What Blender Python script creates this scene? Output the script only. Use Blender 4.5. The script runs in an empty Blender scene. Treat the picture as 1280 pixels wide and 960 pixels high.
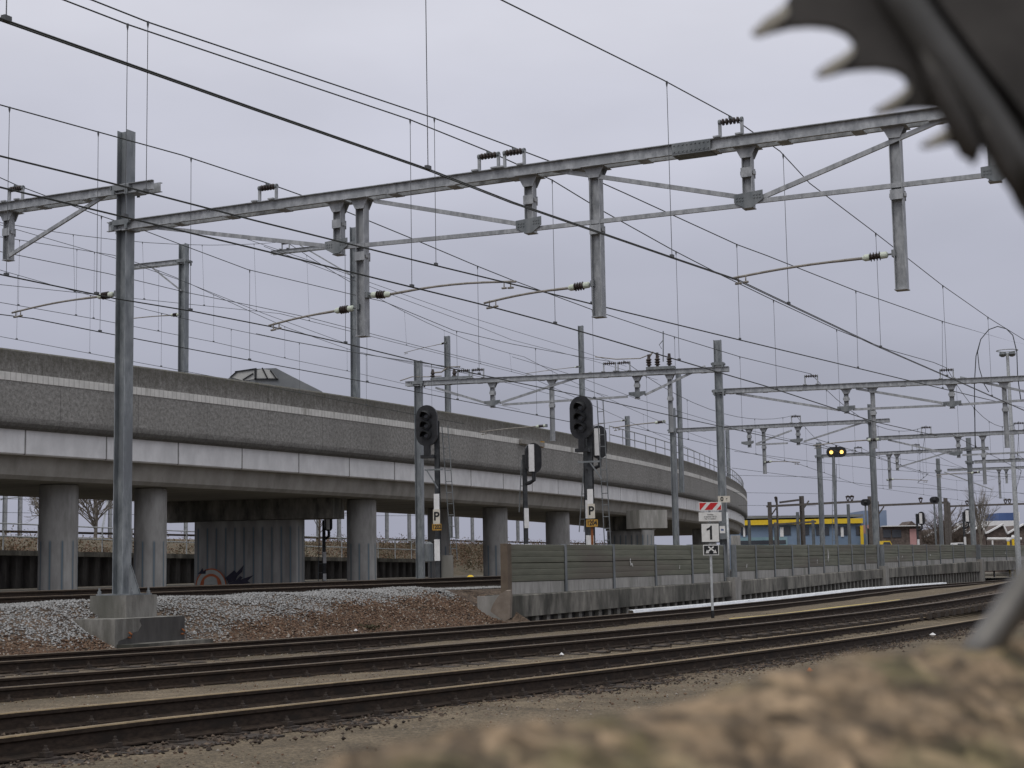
import bpy, math, random
import numpy as np
from mathutils import Vector
random.seed(7); rng = np.random.default_rng(7)
SC = bpy.context.scene
COL = SC.collection
R = math.radians

# ------------------------------------------------------------------ survey
# The camera was resected from the photograph (rail gauge 1.505 m, plumb masts,
# contact wire height); these helpers turn bearings into metres in the yard.
F = 2000.0; PITCH = R(6.625); ROLL = R(1.01); HC = 1.165; TH = R(33.3636)
CAM = np.array([0, 0, HC])
def ray(px, py):
    x = px - 640; y = 480 - py
    c, s = math.cos(ROLL), math.sin(ROLL); x, y = c * x + s * y, -s * x + c * y
    c, s = math.cos(PITCH), math.sin(PITCH)
    return np.array([x, c * F - s * y, s * F + c * y])
def D(px, py, Y): d = ray(px, py); return CAM + d * (Y / d[1])
def PZ(px, py, z): d = ray(px, py); return CAM + d * ((z - HC) / d[2])
TRK = {1: (10.274, 1.76, .58, -.153, -.189, .079), 2: (14.458, -1.392, .919, .081, .073, .121),
       3: (19.085, .287, 1.247, -.221, -.086, .07)}
def tv(t, u):
    c, a, k, m = TRK[t][:4]; U = (u - 20) / 20; W = min(max(U, -1.5), 3.0)
    return c + a * W + k * W * W + m * W ** 3 + (U - W) * (a + 2 * k * W + 3 * m * W * W)
def tz(t, u):
    s, q = TRK[t][4:]; U = (u - 20) / 20; W = min(max(U, -.6), 2.1); return s * W + q * W * W
def uv2xy(u, v): return u * math.sin(TH) - v * math.cos(TH), u * math.cos(TH) + v * math.sin(TH)
def tr(t, u, dv=0, dz=0):
    if t == 4:
        x, y = uv2xy(u, tv(3, u) + 5.9 + dv); return np.array([x, y, .87 + .004 * (u - 20) * (1 if u < 60 else 60 / u) + dv * .055 + dz])
    x, y = uv2xy(u, tv(t, u) + dv); return np.array([x, y, tz(t, u) + dz])
def vplane(px, py, t, dv=0):
    d = ray(px, py); lo, hi = 3., 400.
    for _ in range(50):
        m = (lo + hi) / 2; X = d[0] / d[1] * m
        u = X * math.sin(TH) + m * math.cos(TH); v = -X * math.cos(TH) + m * math.sin(TH)
        if v > tv(t, u) + dv: hi = m
        else: lo = m
    return np.array([X, m, HC + d[2] / d[1] * m]), u

# ------------------------------------------------------------------ mesh kit
def nz(v): v = np.asarray(v, float); return v / (np.linalg.norm(v) + 1e-12)
UP = np.array([0, 0, 1.])
class MB:
    def __init__(s): s.v = []; s.f = []; s.m = []; s.uv = None; s.tint = None
    def add(s, vs, fs, mi=0):
        b = len(s.v); s.v += [tuple(map(float, v)) for v in vs]
        s.f += [tuple(b + i for i in f) for f in fs]; s.m += [mi] * len(fs); return s
    def frame(s, c, ax, ay, az, mi=0):   # box from centre and half-extent vectors
        c, ax, ay, az = map(lambda q: np.asarray(q, float), (c, ax, ay, az))
        vs = [c + i * ax + j * ay + k * az for k in (-1, 1) for j in (-1, 1) for i in (-1, 1)]
        s.add(vs, [(0, 2, 3, 1), (4, 5, 7, 6), (0, 1, 5, 4), (2, 6, 7, 3), (0, 4, 6, 2), (1, 3, 7, 5)], mi); return s
    def box(s, c, sx, sy, sz, d=(1, 0), mi=0):   # d: heading of the local x axis in plan
        d = nz((d[0], d[1], 0)); n = np.array([-d[1], d[0], 0])
        return s.frame(c, d * sx / 2, n * sy / 2, UP * sz / 2, mi)
    def bar(s, p, q, w, h, up=UP, mi=0):
        p = np.asarray(p, float); q = np.asarray(q, float); a = nz(q - p)
        if abs(a @ up) > .98: up = np.array([1., 0, 0])
        x = nz(np.cross(a, up)); z = np.cross(x, a)
        return s.frame((p + q) / 2, (q - p) / 2, x * w / 2, z * h / 2, mi)
    def tube(s, pts, r, n=8, mi=0, cap=True):
        pts = [np.asarray(p, float) for p in pts]; rs = r if hasattr(r, '__len__') else [r] * len(pts)
        t0 = nz(pts[1] - pts[0]); ref = UP if abs(t0[2]) < .9 else np.array([1., 0, 0])
        vs = []
        for i, p in enumerate(pts):
            t = nz(pts[min(i + 1, len(pts) - 1)] - pts[max(i - 1, 0)])
            a = nz(np.cross(t, ref)); b = np.cross(a, t)
            vs += [p + rs[i] * (math.cos(2 * math.pi * k / n) * a + math.sin(2 * math.pi * k / n) * b) for k in range(n)]
        fs = [(i * n + k, i * n + (k + 1) % n, (i + 1) * n + (k + 1) % n, (i + 1) * n + k) for i in range(len(pts) - 1) for k in range(n)]
        if cap: fs += [tuple(range(n))[::-1], tuple((len(pts) - 1) * n + k for k in range(n))]
        return s.add(vs, fs, mi)
    def prism(s, poly, ext, mi=0):
        poly = [np.asarray(p, float) for p in poly]; ext = np.asarray(ext, float); n = len(poly)
        return s.add(poly + [p + ext for p in poly], [tuple(range(n))[::-1], tuple(range(n, 2 * n))] + [(i, (i + 1) % n, n + (i + 1) % n, n + i) for i in range(n)], mi)
    def section(s, p, q, prof, side, closed=True, mi=0):   # extrude a profile [(side, up)] from p to q
        p = np.asarray(p, float); q = np.asarray(q, float); a = nz(q - p); x = nz(side); z = nz(np.cross(x, a))
        if z[2] < 0 and abs(a[2]) < .9: z = -z
        return s.prism([p + x * i + z * j for i, j in prof], q - p, mi)
    def ibeam(s, p, q, h, b, side, tf=.014, tw=.01, mi=0):   # side: direction across the flanges
        a, t, w, c = h / 2, tf, tw / 2, b / 2
        prof = [(-c, -a), (c, -a), (c, -a + t), (w, -a + t), (w, a - t), (c, a - t), (c, a), (-c, a), (-c, a - t), (-w, a - t), (-w, -a + t), (-c, -a + t)]
        return s.section(p, q, prof, side, mi=mi)
    def lathe(s, c, prof, axis=UP, n=12, mi=0):
        c = np.asarray(c, float); axis = nz(axis); ref = np.array([1., 0, 0]) if abs(axis[0]) < .9 else np.array([0, 1., 0])
        a = nz(np.cross(axis, ref)); b = np.cross(axis, a)
        vs = [c + axis * z + r * (math.cos(2 * math.pi * k / n) * a + math.sin(2 * math.pi * k / n) * b) for r, z in prof for k in range(n)]
        L = len(prof)
        fs = [(i * n + k, i * n + (k + 1) % n, (i + 1) * n + (k + 1) % n, (i + 1) * n + k) for i in range(L - 1) for k in range(n)]
        fs += [tuple(range(n))[::-1], tuple((L - 1) * n + k for k in range(n))]
        return s.add(vs, fs, mi)
    def build(s, name, mat, parent=None, smooth=False, kind=None):
        o0 = np.zeros(3); p = parent
        while p is not None: o0 = o0 + np.array(p.location); p = p.parent
        me = bpy.data.meshes.new(name)
        me.from_pydata([tuple(np.array(v) - o0) for v in s.v] if parent is not None else s.v, [], s.f)
        mats = mat if isinstance(mat, (list, tuple)) else [mat]
        for m in mats: me.materials.append(m)
        if len(mats) > 1: me.polygons.foreach_set('material_index', s.m)
        if s.uv is not None:
            l = me.uv_layers.new(name='UVMap'); vi = np.zeros(len(me.loops), dtype=np.int32); me.loops.foreach_get('vertex_index', vi)
            l.data.foreach_set('uv', np.asarray(s.uv, float)[vi].ravel())
        if s.tint is not None:
            a = me.attributes.new('tint', 'FLOAT', 'FACE'); a.data.foreach_set('value', np.asarray(s.tint, float))
        me.update()
        if smooth: me.polygons.foreach_set('use_smooth', [True] * len(me.polygons))
        o = bpy.data.objects.new(name, me); COL.objects.link(o)
        if parent is not None: o.parent = parent
        if kind: o['kind'] = kind
        return o
def thing(name, label, cat, loc=(0, 0, 0), group=None):
    o = bpy.data.objects.new(name, None); COL.objects.link(o); o.location = [float(q) for q in loc]; o.empty_display_size = .2
    return tag(o, label, cat, group)
def tag(o, label, cat, group=None):
    o['label'] = label; o['category'] = cat
    if group: o['group'] = group
    return o
def copy_tree(o, parent=None):
    c = o.copy(); COL.objects.link(c)
    if parent is not None: c.parent = parent
    for ch in list(o.children): copy_tree(ch, c)
    return c
def text_mesh(txt, size, origin, xdir, ydir, name, mat, parent, bold=0.0, sx=1.0):
    cu = bpy.data.curves.new('t', 'FONT'); cu.body = txt; cu.size = size; cu.align_x = 'CENTER'; cu.align_y = 'CENTER'; cu.offset = bold; cu.space_line = .85
    ob = bpy.data.objects.new('t', cu); COL.objects.link(ob); bpy.context.view_layer.update()
    me = bpy.data.meshes.new_from_object(ob.evaluated_get(bpy.context.evaluated_depsgraph_get()))
    vs = [np.asarray(origin) + xdir * v.co.x * sx + ydir * v.co.y for v in me.vertices]; fs = [tuple(p.vertices) for p in me.polygons]
    bpy.data.objects.remove(ob); b = MB(); b.add(vs, fs); return b.build(name, mat, parent)

# ------------------------------------------------------------------ materials
def mat(name, c1, c2=None, scale=8., rough=.8, metal=0., bump=0., bscale=40., c3=None, detail=6., stretch=None, spec=.35, ramp=(.35, .65), bdist=.02, fine=None):
    m = bpy.data.materials.new(name); m.use_nodes = True; nt = m.node_tree; N = nt.nodes; L = nt.links
    b = N['Principled BSDF']; b.inputs['Roughness'].default_value = rough; b.inputs['Metallic'].default_value = metal
    b.inputs['Specular IOR Level'].default_value = spec
    tc = N.new('ShaderNodeNewGeometry').outputs['Position']
    if stretch:
        mp = N.new('ShaderNodeMapping'); mp.inputs['Scale'].default_value = stretch; L.new(tc, mp.inputs['Vector']); tc = mp.outputs[0]
    if c2 is None: b.inputs['Base Color'].default_value = (*c1, 1)
    else:
        n = N.new('ShaderNodeTexNoise'); n.inputs['Scale'].default_value = scale; n.inputs['Detail'].default_value = detail; n.inputs['Roughness'].default_value = .65
        L.new(tc, n.inputs['Vector'])
        r = N.new('ShaderNodeValToRGB'); r.color_ramp.elements[0].position = ramp[0]; r.color_ramp.elements[1].position = ramp[1]
        r.color_ramp.elements[0].color = (*c1, 1); r.color_ramp.elements[1].color = (*c2, 1)
        L.new(n.outputs['Fac'], r.inputs[0]); out = r.outputs[0]
        if c3:
            n2 = N.new('ShaderNodeTexNoise'); n2.inputs['Scale'].default_value = scale * .23; n2.inputs['Detail'].default_value = 5; L.new(tc, n2.inputs['Vector'])
            r2 = N.new('ShaderNodeValToRGB'); r2.color_ramp.elements[0].position = .5; r2.color_ramp.elements[1].position = .66
            L.new(n2.outputs['Fac'], r2.inputs[0]); mx = N.new('ShaderNodeMixRGB'); L.new(r2.outputs[0], mx.inputs[0]); L.new(out, mx.inputs[1]); mx.inputs[2].default_value = (*c3, 1); out = mx.outputs[0]
        if fine:
            n3 = N.new('ShaderNodeTexVoronoi'); n3.inputs['Scale'].default_value = fine[0]; L.new(N.new('ShaderNodeNewGeometry').outputs['Position'], n3.inputs['Vector'])
            sp = N.new('ShaderNodeSeparateColor'); L.new(n3.outputs['Color'], sp.inputs[0])
            mr = N.new('ShaderNodeMapRange'); mr.inputs['To Min'].default_value = 1 - fine[1]; mr.inputs['To Max'].default_value = 1 + fine[1]; L.new(sp.outputs[0], mr.inputs['Value'])
            hm = N.new('ShaderNodeVectorMath'); hm.operation = 'SCALE'; L.new(out, hm.inputs[0]); L.new(mr.outputs[0], hm.inputs['Scale']); out = hm.outputs[0]
        L.new(out, b.inputs['Base Color'])
    if bump:
        n = N.new('ShaderNodeTexNoise'); n.inputs['Scale'].default_value = bscale; n.inputs['Detail'].default_value = 4
        L.new(N.new('ShaderNodeNewGeometry').outputs['Position'], n.inputs['Vector'])
        bp = N.new('ShaderNodeBump'); bp.inputs['Strength'].default_value = bump; bp.inputs['Distance'].default_value = bdist
        L.new(n.outputs['Fac'], bp.inputs['Height']); L.new(bp.outputs[0], b.inputs['Normal'])
    return m
def tintmat(name, cols, rough=.85, scale=0):
    m = bpy.data.materials.new(name); m.use_nodes = True; nt = m.node_tree; N = nt.nodes; L = nt.links
    b = N['Principled BSDF']; b.inputs['Roughness'].default_value = rough; b.inputs['Specular IOR Level'].default_value = .3
    a = N.new('ShaderNodeAttribute'); a.attribute_name = 'tint'; r = N.new('ShaderNodeValToRGB')
    e = r.color_ramp.elements; e[0].color = (*cols[0], 1); e[1].color = (*cols[-1], 1)
    for i, c in enumerate(cols[1:-1]): e.new((i + 1) / (len(cols) - 1)).color = (*c, 1)
    L.new(a.outputs['Fac'], r.inputs[0]); L.new(r.outputs[0], b.inputs['Base Color']); return m
M = {}
M['galv'] = mat('galvanised_steel', (.22, .232, .245), (.44, .455, .47), 9, rough=.5, metal=.25, c3=(.285, .298, .312), bump=.05, stretch=(1, 1, .5))
M['mast_steel'] = mat('mast_steel', (.16, .178, .19), (.325, .348, .36), 7, rough=.48, metal=.3, c3=(.185, .20, .215), bump=.04, stretch=(1, 1, .35))
M['galv_dark'] = mat('weathered_steel', (.13, .145, .155), (.235, .25, .26), 5, rough=.6, metal=.2, stretch=(1, 1, .35))
M['galv_bright'] = mat('new_galvanised_steel', (.36, .38, .39), (.52, .54, .55), 9, rough=.5, metal=.3)
M['brown_steel'] = mat('brown_painted_steel', (.075, .066, .06), (.12, .108, .10), 5, rough=.7)
M['wire'] = mat('copper_wire', (.045, .05, .05), rough=.5, metal=.3)
M['wire_thin'] = mat('dropper_wire', (.10, .105, .11), rough=.5, metal=.3)
M['ins_dark'] = mat('insulator_brown', (.035, .028, .026), (.06, .045, .04), 20, rough=.3)
M['ins_pale'] = mat('insulator_pale', (.50, .56, .46), (.62, .66, .58), 20, rough=.4)
M['arm'] = mat('arm_tube', (.20, .185, .16), (.33, .31, .28), 10, rough=.6, metal=.2)
M['rail'] = mat('rail_rust', (.026, .019, .015), (.056, .041, .031), 14, rough=.75, stretch=(1, 1, 3), c3=(.029, .023, .019), spec=.15)
M['rail_top'] = mat('rail_head', (.165, .118, .06), (.28, .208, .115), 6, rough=.55, metal=.15)
M['rail_top_worn'] = mat('rail_head_worn', (.085, .062, .04), (.14, .105, .068), 6, rough=.5, metal=.15)
M['sleeper'] = mat('sleeper_wood', (.03, .025, .02), (.07, .055, .045), 25, rough=.9, bump=.3)
M['fasten'] = mat('fastening_iron', (.028, .022, .018), (.06, .046, .037), 30, rough=.7)
M['ground'] = mat('yard_gravel', (.094, .073, .047), (.168, .132, .086), 1.6, rough=.95, bump=.9, bscale=45, bdist=.012, c3=(.098, .078, .05), fine=(55, .55), detail=9)
M['bed'] = mat('track_bed', (.055, .042, .032), (.12, .092, .068), 5, rough=.95, bump=1, bscale=22, bdist=.03, fine=(22, .5))
M['slope'] = mat('shoulder_soil', (.065, .046, .034), (.13, .095, .068), 5, rough=.95, bump=1, bscale=20, bdist=.03, fine=(20, .5))
M['far_ground'] = mat('far_ground', (.10, .09, .07), (.17, .15, .12), .6, rough=.95, bump=.5, bscale=6, bdist=.05)
M['bank'] = mat('bank_soil', (.08, .07, .045), (.15, .12, .085), 1.2, rough=.95, bump=.6, bscale=5, bdist=.1)
M['concrete'] = mat('concrete', (.22, .21, .195), (.34, .33, .31), 3, rough=.9, bump=.15, bscale=30, c3=(.19, .185, .165), stretch=(1, 1, .3), detail=9)
M['concrete_foot'] = mat('footing_concrete', (.13, .125, .112), (.27, .262, .24), 3, rough=.9, bump=.2, bscale=30, c3=(.10, .10, .085), stretch=(1.6, 1.6, .4), detail=9)
M['concrete_wet'] = mat('concrete_wet', (.045, .043, .04), (.085, .08, .075), 3, rough=.6, stretch=(1, 1, .3))
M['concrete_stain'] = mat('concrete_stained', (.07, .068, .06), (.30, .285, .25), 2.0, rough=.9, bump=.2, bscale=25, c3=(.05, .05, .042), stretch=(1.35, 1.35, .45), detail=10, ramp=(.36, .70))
M['plinth'] = mat('plinth_concrete', (.27, .265, .25), (.40, .39, .37), 3, rough=.9, stretch=(2, 2, .4), c3=(.22, .22, .2))
M['panel'] = mat('olive_panel', (.115, .12, .088), (.165, .168, .126), 2.2, rough=.6, stretch=(.4, .4, 3), c3=(.125, .112, .09))
_n = M['panel'].node_tree; _b = _n.nodes['Principled BSDF']; _o = _n.nodes.new('ShaderNodeObjectInfo'); _r = _n.nodes.new('ShaderNodeMapRange'); _r.inputs['To Min'].default_value = .82; _r.inputs['To Max'].default_value = 1.12; _n.links.new(_o.outputs['Random'], _r.inputs['Value']); _v = _n.nodes.new('ShaderNodeVectorMath'); _v.operation = 'SCALE'; _src = _b.inputs['Base Color'].links[0].from_socket; _n.links.new(_src, _v.inputs[0]); _n.links.new(_r.outputs[0], _v.inputs['Scale']); _n.links.new(_v.outputs[0], _b.inputs['Base Color'])
M['panel_brown'] = mat('brown_post', (.10, .075, .055), (.14, .11, .08), 3, rough=.7)
M['pile'] = mat('sheet_pile', (.035, .033, .033), (.085, .08, .078), 3, rough=.8, stretch=(1, 1, .3))
M['pile_pale'] = mat('concrete_pile', (.15, .145, .13), (.27, .26, .235), 4, rough=.9, stretch=(1, 1, .4))
M['black'] = mat('black_paint', (.012, .013, .014), (.022, .023, .025), 6, rough=.45)
M['signal'] = mat('signal_black', (.016, .017, .019), (.030, .031, .034), 8, rough=.4)
M['post_dark'] = mat('dark_post_steel', (.035, .038, .042), (.075, .08, .085), 6, rough=.55, metal=.2)
M['white'] = mat('white_paint', (.66, .66, .66), (.80, .80, .80), 4, rough=.5)
M['sign_white'] = mat('sign_white', (.62, .62, .60), (.74, .74, .72), 6, rough=.5)
M['cream'] = mat('cream_plate', (.52, .49, .42), (.64, .60, .52), 6, rough=.5)
M['red'] = mat('sign_red', (.48, .02, .025), (.56, .03, .03), 6, rough=.45)
M['amber_plate'] = mat('amber_plate', (.40, .22, .035), (.50, .29, .06), 20, rough=.6)
M['rust'] = mat('rust', (.16, .055, .02), (.26, .10, .04), 12, rough=.9)
M['yellow'] = mat('yellow_paint', (.70, .47, .02), (.78, .55, .04), 2, rough=.5)
M['blue'] = mat('blue_cladding', (.15, .21, .30), (.19, .26, .36), .4, rough=.6)
M['blue_pale'] = mat('pale_blue_cladding', (.19, .25, .36), (.24, .30, .41), .5, rough=.6)
M['blue_deep'] = mat('deep_blue', (.05, .09, .22), (.075, .125, .28), .5, rough=.6)
M['teal'] = mat('teal_cladding', (.17, .28, .32), (.24, .36, .40), .5, rough=.6)
M['pink'] = mat('pink_panel', (.42, .23, .23), (.50, .29, .28), 1, rough=.6)
M['glass'] = mat('dark_glass', (.03, .035, .045), (.06, .065, .075), .5, rough=.15, spec=.6)
M['glass_pale'] = mat('pale_glass', (.36, .37, .36), (.50, .50, .48), 1, rough=.2)
M['roof_grey'] = mat('grey_roof', (.15, .16, .17), (.21, .22, .225), .8, rough=.55, metal=.2)
M['brick'] = mat('brown_brick', (.085, .066, .058), (.13, .104, .092), 3, rough=.9, fine=(6, .25))
M['twig'] = mat('twig_bark', (.09, .07, .055), (.15, .12, .10), 3, rough=.95)
M['twig_pale'] = mat('pale_twig_bark', (.17, .15, .13), (.25, .23, .20), 3, rough=.95)
M['snow'] = mat('pale_strip', (.70, .73, .78), (.86, .88, .90), 5, rough=.6)
M['orange'] = mat('orange_plastic', (.75, .20, .04), rough=.5)
M['hose'] = mat('yellow_hose', (.52, .40, .12), (.62, .49, .18), 3, rough=.6)
M['crest'] = mat('crest_metal', (.035, .032, .029), (.06, .055, .05), 30, rough=.55, metal=.3)
M['crest_ridge'] = mat('crest_ridge', (.06, .06, .058), (.095, .093, .09), 25, rough=.5, metal=.4)
M['tip'] = mat('worn_tip', (.30, .28, .235), (.44, .42, .36), 60, rough=.6)
M['rod'] = mat('rod_metal', (.13, .125, .115), (.22, .21, .19), 40, rough=.35, metal=.6)
M['ledge'] = mat('pebbly_ledge', (.062, .048, .033), (.27, .195, .122), 85, rough=.9, c3=(.125, .105, .055), detail=4, ramp=(.34, .6), fine=(85, .6))
M['graff_orange'] = mat('orange_spray', (.42, .11, .045), (.52, .16, .07), 4, rough=.8)
M['graff_dark'] = mat('violet_spray', (.028, .027, .045), (.045, .042, .065), 4, rough=.8)
M['graff_pale'] = mat('pale_spray', (.40, .42, .40), (.52, .53, .50), 5, rough=.8)
M['stone_grey'] = tintmat('fresh_ballast', [(.10, .10, .10), (.21, .21, .205), (.27, .27, .265), (.35, .35, .345), (.43, .43, .43)])
M['stone_brown'] = tintmat('old_ballast', [(.032, .024, .018), (.078, .047, .031), (.135, .08, .05), (.17, .12, .08), (.30, .27, .235)])
M['stone_dark'] = tintmat('oily_ballast', [(.02, .017, .014), (.045, .034, .027), (.085, .062, .045), (.14, .105, .078)])
M['leaf'] = tintmat('bank_foliage', [(.045, .05, .025), (.085, .07, .04), (.125, .09, .055), (.15, .085, .06), (.16, .14, .09)])
M['lamp'] = bpy.data.materials.new('lit_amber_lamp'); M['lamp'].use_nodes = True
_b = M['lamp'].node_tree.nodes['Principled BSDF']; _b.inputs['Base Color'].default_value = (.8, .5, .1, 1); _b.inputs['Emission Color'].default_value = (1, .62, .16, 1); _b.inputs['Emission Strength'].default_value = 2.2

def uvmat(name, build):
    m = bpy.data.materials.new(name); m.use_nodes = True; nt = m.node_tree
    class K: pass
    k = K(); k.N = nt.nodes; k.L = nt.links; k.b = nt.nodes['Principled BSDF']; k.b.inputs['Roughness'].default_value = .9; k.b.inputs['Specular IOR Level'].default_value = .25
    uvn = k.N.new('ShaderNodeUVMap'); sp = k.N.new('ShaderNodeSeparateXYZ'); k.L.new(uvn.outputs[0], sp.inputs[0]); k.u, k.v = sp.outputs[0], sp.outputs[1]; k.uv = uvn.outputs[0]
    def math_(op, a, b=None, c=None, clamp=False):
        n = k.N.new('ShaderNodeMath'); n.operation = op; n.use_clamp = clamp
        for i, q in enumerate((a, b, c)):
            if q is None: continue
            if isinstance(q, (int, float)): n.inputs[i].default_value = q
            else: k.L.new(q, n.inputs[i])
        return n.outputs[0]
    def noise(scale, sx=1, sy=1, detail=5, rough=.6):
        mp = k.N.new('ShaderNodeMapping'); mp.inputs['Scale'].default_value = (sx, sy, 1); k.L.new(k.uv, mp.inputs[0])
        n = k.N.new('ShaderNodeTexNoise'); n.inputs['Scale'].default_value = scale; n.inputs['Detail'].default_value = detail; n.inputs['Roughness'].default_value = rough; k.L.new(mp.outputs[0], n.inputs['Vector']); return n.outputs['Fac']
    def step(x, lo, hi):
        n = k.N.new('ShaderNodeMapRange'); n.interpolation_type = 'SMOOTHSTEP'
        n.inputs['From Min'].default_value = lo; n.inputs['From Max'].default_value = hi; k.L.new(x, n.inputs['Value']); return n.outputs[0]
    def mix(f, a, b):
        n = k.N.new('ShaderNodeMixRGB')
        for i, q in ((0, f), (1, a), (2, b)):
            if isinstance(q, (int, float)): n.inputs[i].default_value = q
            elif isinstance(q, tuple): n.inputs[i].default_value = (*q, 1)
            else: k.L.new(q, n.inputs[i])
        return n.outputs[0]
    k.math, k.noise, k.step, k.mix = math_, noise, step, mix
    def bump(hgt, s, d):
        n = k.N.new('ShaderNodeBump'); n.inputs['Strength'].default_value = s; n.inputs['Distance'].default_value = d; k.L.new(hgt, n.inputs['Height']); k.L.new(n.outputs[0], k.b.inputs['Normal'])
    k.bump = bump
    k.L.new(build(k), k.b.inputs['Base Color']); return m
def _parapet(k):
    a = k.noise(9, 1, 1, 8, .8); base = k.mix(k.step(a, .3, .7), (.14, .136, .127), (.37, .362, .345))
    big = k.noise(.5, 1, .35, 5); base = k.mix(k.math('MULTIPLY', k.step(big, .45, .7), .35), base, (.14, .136, .128))
    # moss and grime growing down from the coping
    edge = k.math('ADD', k.v, k.math('MULTIPLY', k.math('SUBTRACT', k.noise(4.5, 1, .35, 9, .85), .5), 3.0))
    base = k.mix(k.math('MULTIPLY', k.step(edge, 1.3, 2.2), .62), base, (.06, .055, .042))
    base = k.mix(k.math('MULTIPLY', k.step(edge, 2.15, 2.6), .5), base, (.085, .083, .04))
    # uneven darkening towards the lower edge
    low = k.math('ADD', k.v, k.math('MULTIPLY', k.math('SUBTRACT', k.noise(2, 1, .3, 5), .5), .3))
    base = k.mix(k.math('MULTIPLY', k.step(low, .34, .08), .6), base, (.06, .058, .054))
    j = k.math('ABSOLUTE', k.math('SUBTRACT', k.math('FRACT', k.math('DIVIDE', k.u, 3.2)), .5))
    base = k.mix(k.math('MULTIPLY', k.step(j, .006, .002), .5), base, (.05, .048, .045))
    k.bump(a, .8, .02); return base
M['parapet'] = uvmat('rough_parapet', _parapet)
def _band(k):
    n = k.noise(2.2, 1, .5, 7); base = k.mix(k.step(n, .3, .75), (.62, .62, .625), (.77, .77, .775))
    st = k.noise(3.2, 1, .04, 5, .75); base = k.mix(k.math('MULTIPLY', k.step(st, .62, .78), .5), base, (.16, .15, .13))
    fr = k.math('FRACT', k.math('DIVIDE', k.math('ADD', k.u, 1.05), 3.2)); j = k.math('ABSOLUTE', k.math('SUBTRACT', fr, .5))
    wob = k.math('ADD', j, k.math('MULTIPLY', k.math('SUBTRACT', k.noise(7, 1, .3, 6, .8), .5), .03))
    base = k.mix(k.math('MULTIPLY', k.step(wob, .016, .006), .5), base, (.14, .13, .115))
    base = k.mix(k.step(j, .0042, .003), base, (.03, .03, .028)); return base
M['band'] = uvmat('pale_edge_beam', _band)
def _strip(k):
    n = k.noise(3, 1, 1, 6); base = k.mix(k.step(n, .3, .7), (.55, .545, .52), (.68, .67, .64))
    t = k.math('ABSOLUTE', k.math('SUBTRACT', k.math('FRACT', k.math('MULTIPLY', k.u, 5)), .5)); base = k.mix(k.math('MULTIPLY', k.step(t, .1, .04), .45), base, (.2, .19, .17))
    s = k.noise(1.1, 1, .2, 5); return k.mix(k.math('MULTIPLY', k.step(s, .6, .7), .6), base, (.2, .19, .16))
M['strip'] = uvmat('pale_strip_tiles', _strip)
def _column(k):
    n = k.noise(2, 1, .3, 7); base = k.mix(k.step(n, .3, .7), (.25, .245, .235), (.40, .395, .38))
    w = k.math('SINE', k.math('MULTIPLY', k.u, 16.5))       # flutes about 0.57 m apart
    low = k.step(k.v, 2.35, 2.25)
    base = k.mix(k.math('MULTIPLY', k.math('MULTIPLY', k.step(w, .86, .97), low), .85), base, (.10, .20, .28))
    base = k.mix(k.math('MULTIPLY', k.math('MULTIPLY', k.step(w, .35, .75), low), .4), base, (.13, .128, .125))
    d = k.noise(1.6, 1, .12, 6, .7); return k.mix(k.math('MULTIPLY', k.step(d, .5, .72), .45), base, (.10, .097, .088))
M['column'] = uvmat('fluted_column', _column)
def _girder(k):
    n = k.noise(1.5, 1, .6, 7); base = k.mix(k.step(n, .3, .7), (.24, .228, .205), (.34, .325, .295))
    d = k.noise(.7, 1, .2, 5); return k.mix(k.math('MULTIPLY', k.step(d, .5, .7), .4), base, (.10, .095, .085))
M['girder'] = uvmat('girder_concrete', _girder)

# ------------------------------------------------------------------ stones
def stones(pts, sizes, tints, name, material, kind='stuff', sub=True):
    base = np.array([(1, 0, 0), (-.9, .2, .1), (.1, 1, 0), (-.1, -1, .1), (.1, .1, .8), (0, 0, -.7)], float)
    fs = np.array([(0, 2, 4), (2, 1, 4), (1, 3, 4), (3, 0, 4), (2, 0, 5), (1, 2, 5), (3, 1, 5), (0, 3, 5)])
    n = len(pts); pts = np.asarray(pts, float)
    a = rng.uniform(0, 6.283, n); c, s = np.cos(a), np.sin(a)
    V = base[None] * (1 + rng.uniform(-.35, .35, (n, 6, 3))) + rng.uniform(-.18, .18, (n, 6, 3))
    V = V * np.asarray(sizes)[:, None, None]
    x = V[..., 0] * c[:, None] - V[..., 1] * s[:, None]; y = V[..., 0] * s[:, None] + V[..., 1] * c[:, None]
    V = np.stack([x, y, V[..., 2]], -1) + pts[:, None]
    Fc = (fs[None] + 6 * np.arange(n)[:, None, None]).reshape(-1, 3)
    me = bpy.data.meshes.new(name); me.from_pydata(V.reshape(-1, 3).tolist(), [], Fc.tolist()); me.materials.append(material)
    at = me.attributes.new('tint', 'FLOAT', 'FACE'); at.data.foreach_set('value', np.repeat(np.clip(tints, 0, 1), 8))
    o = bpy.data.objects.new(name, me); COL.objects.link(o); o['kind'] = kind; return o

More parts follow.
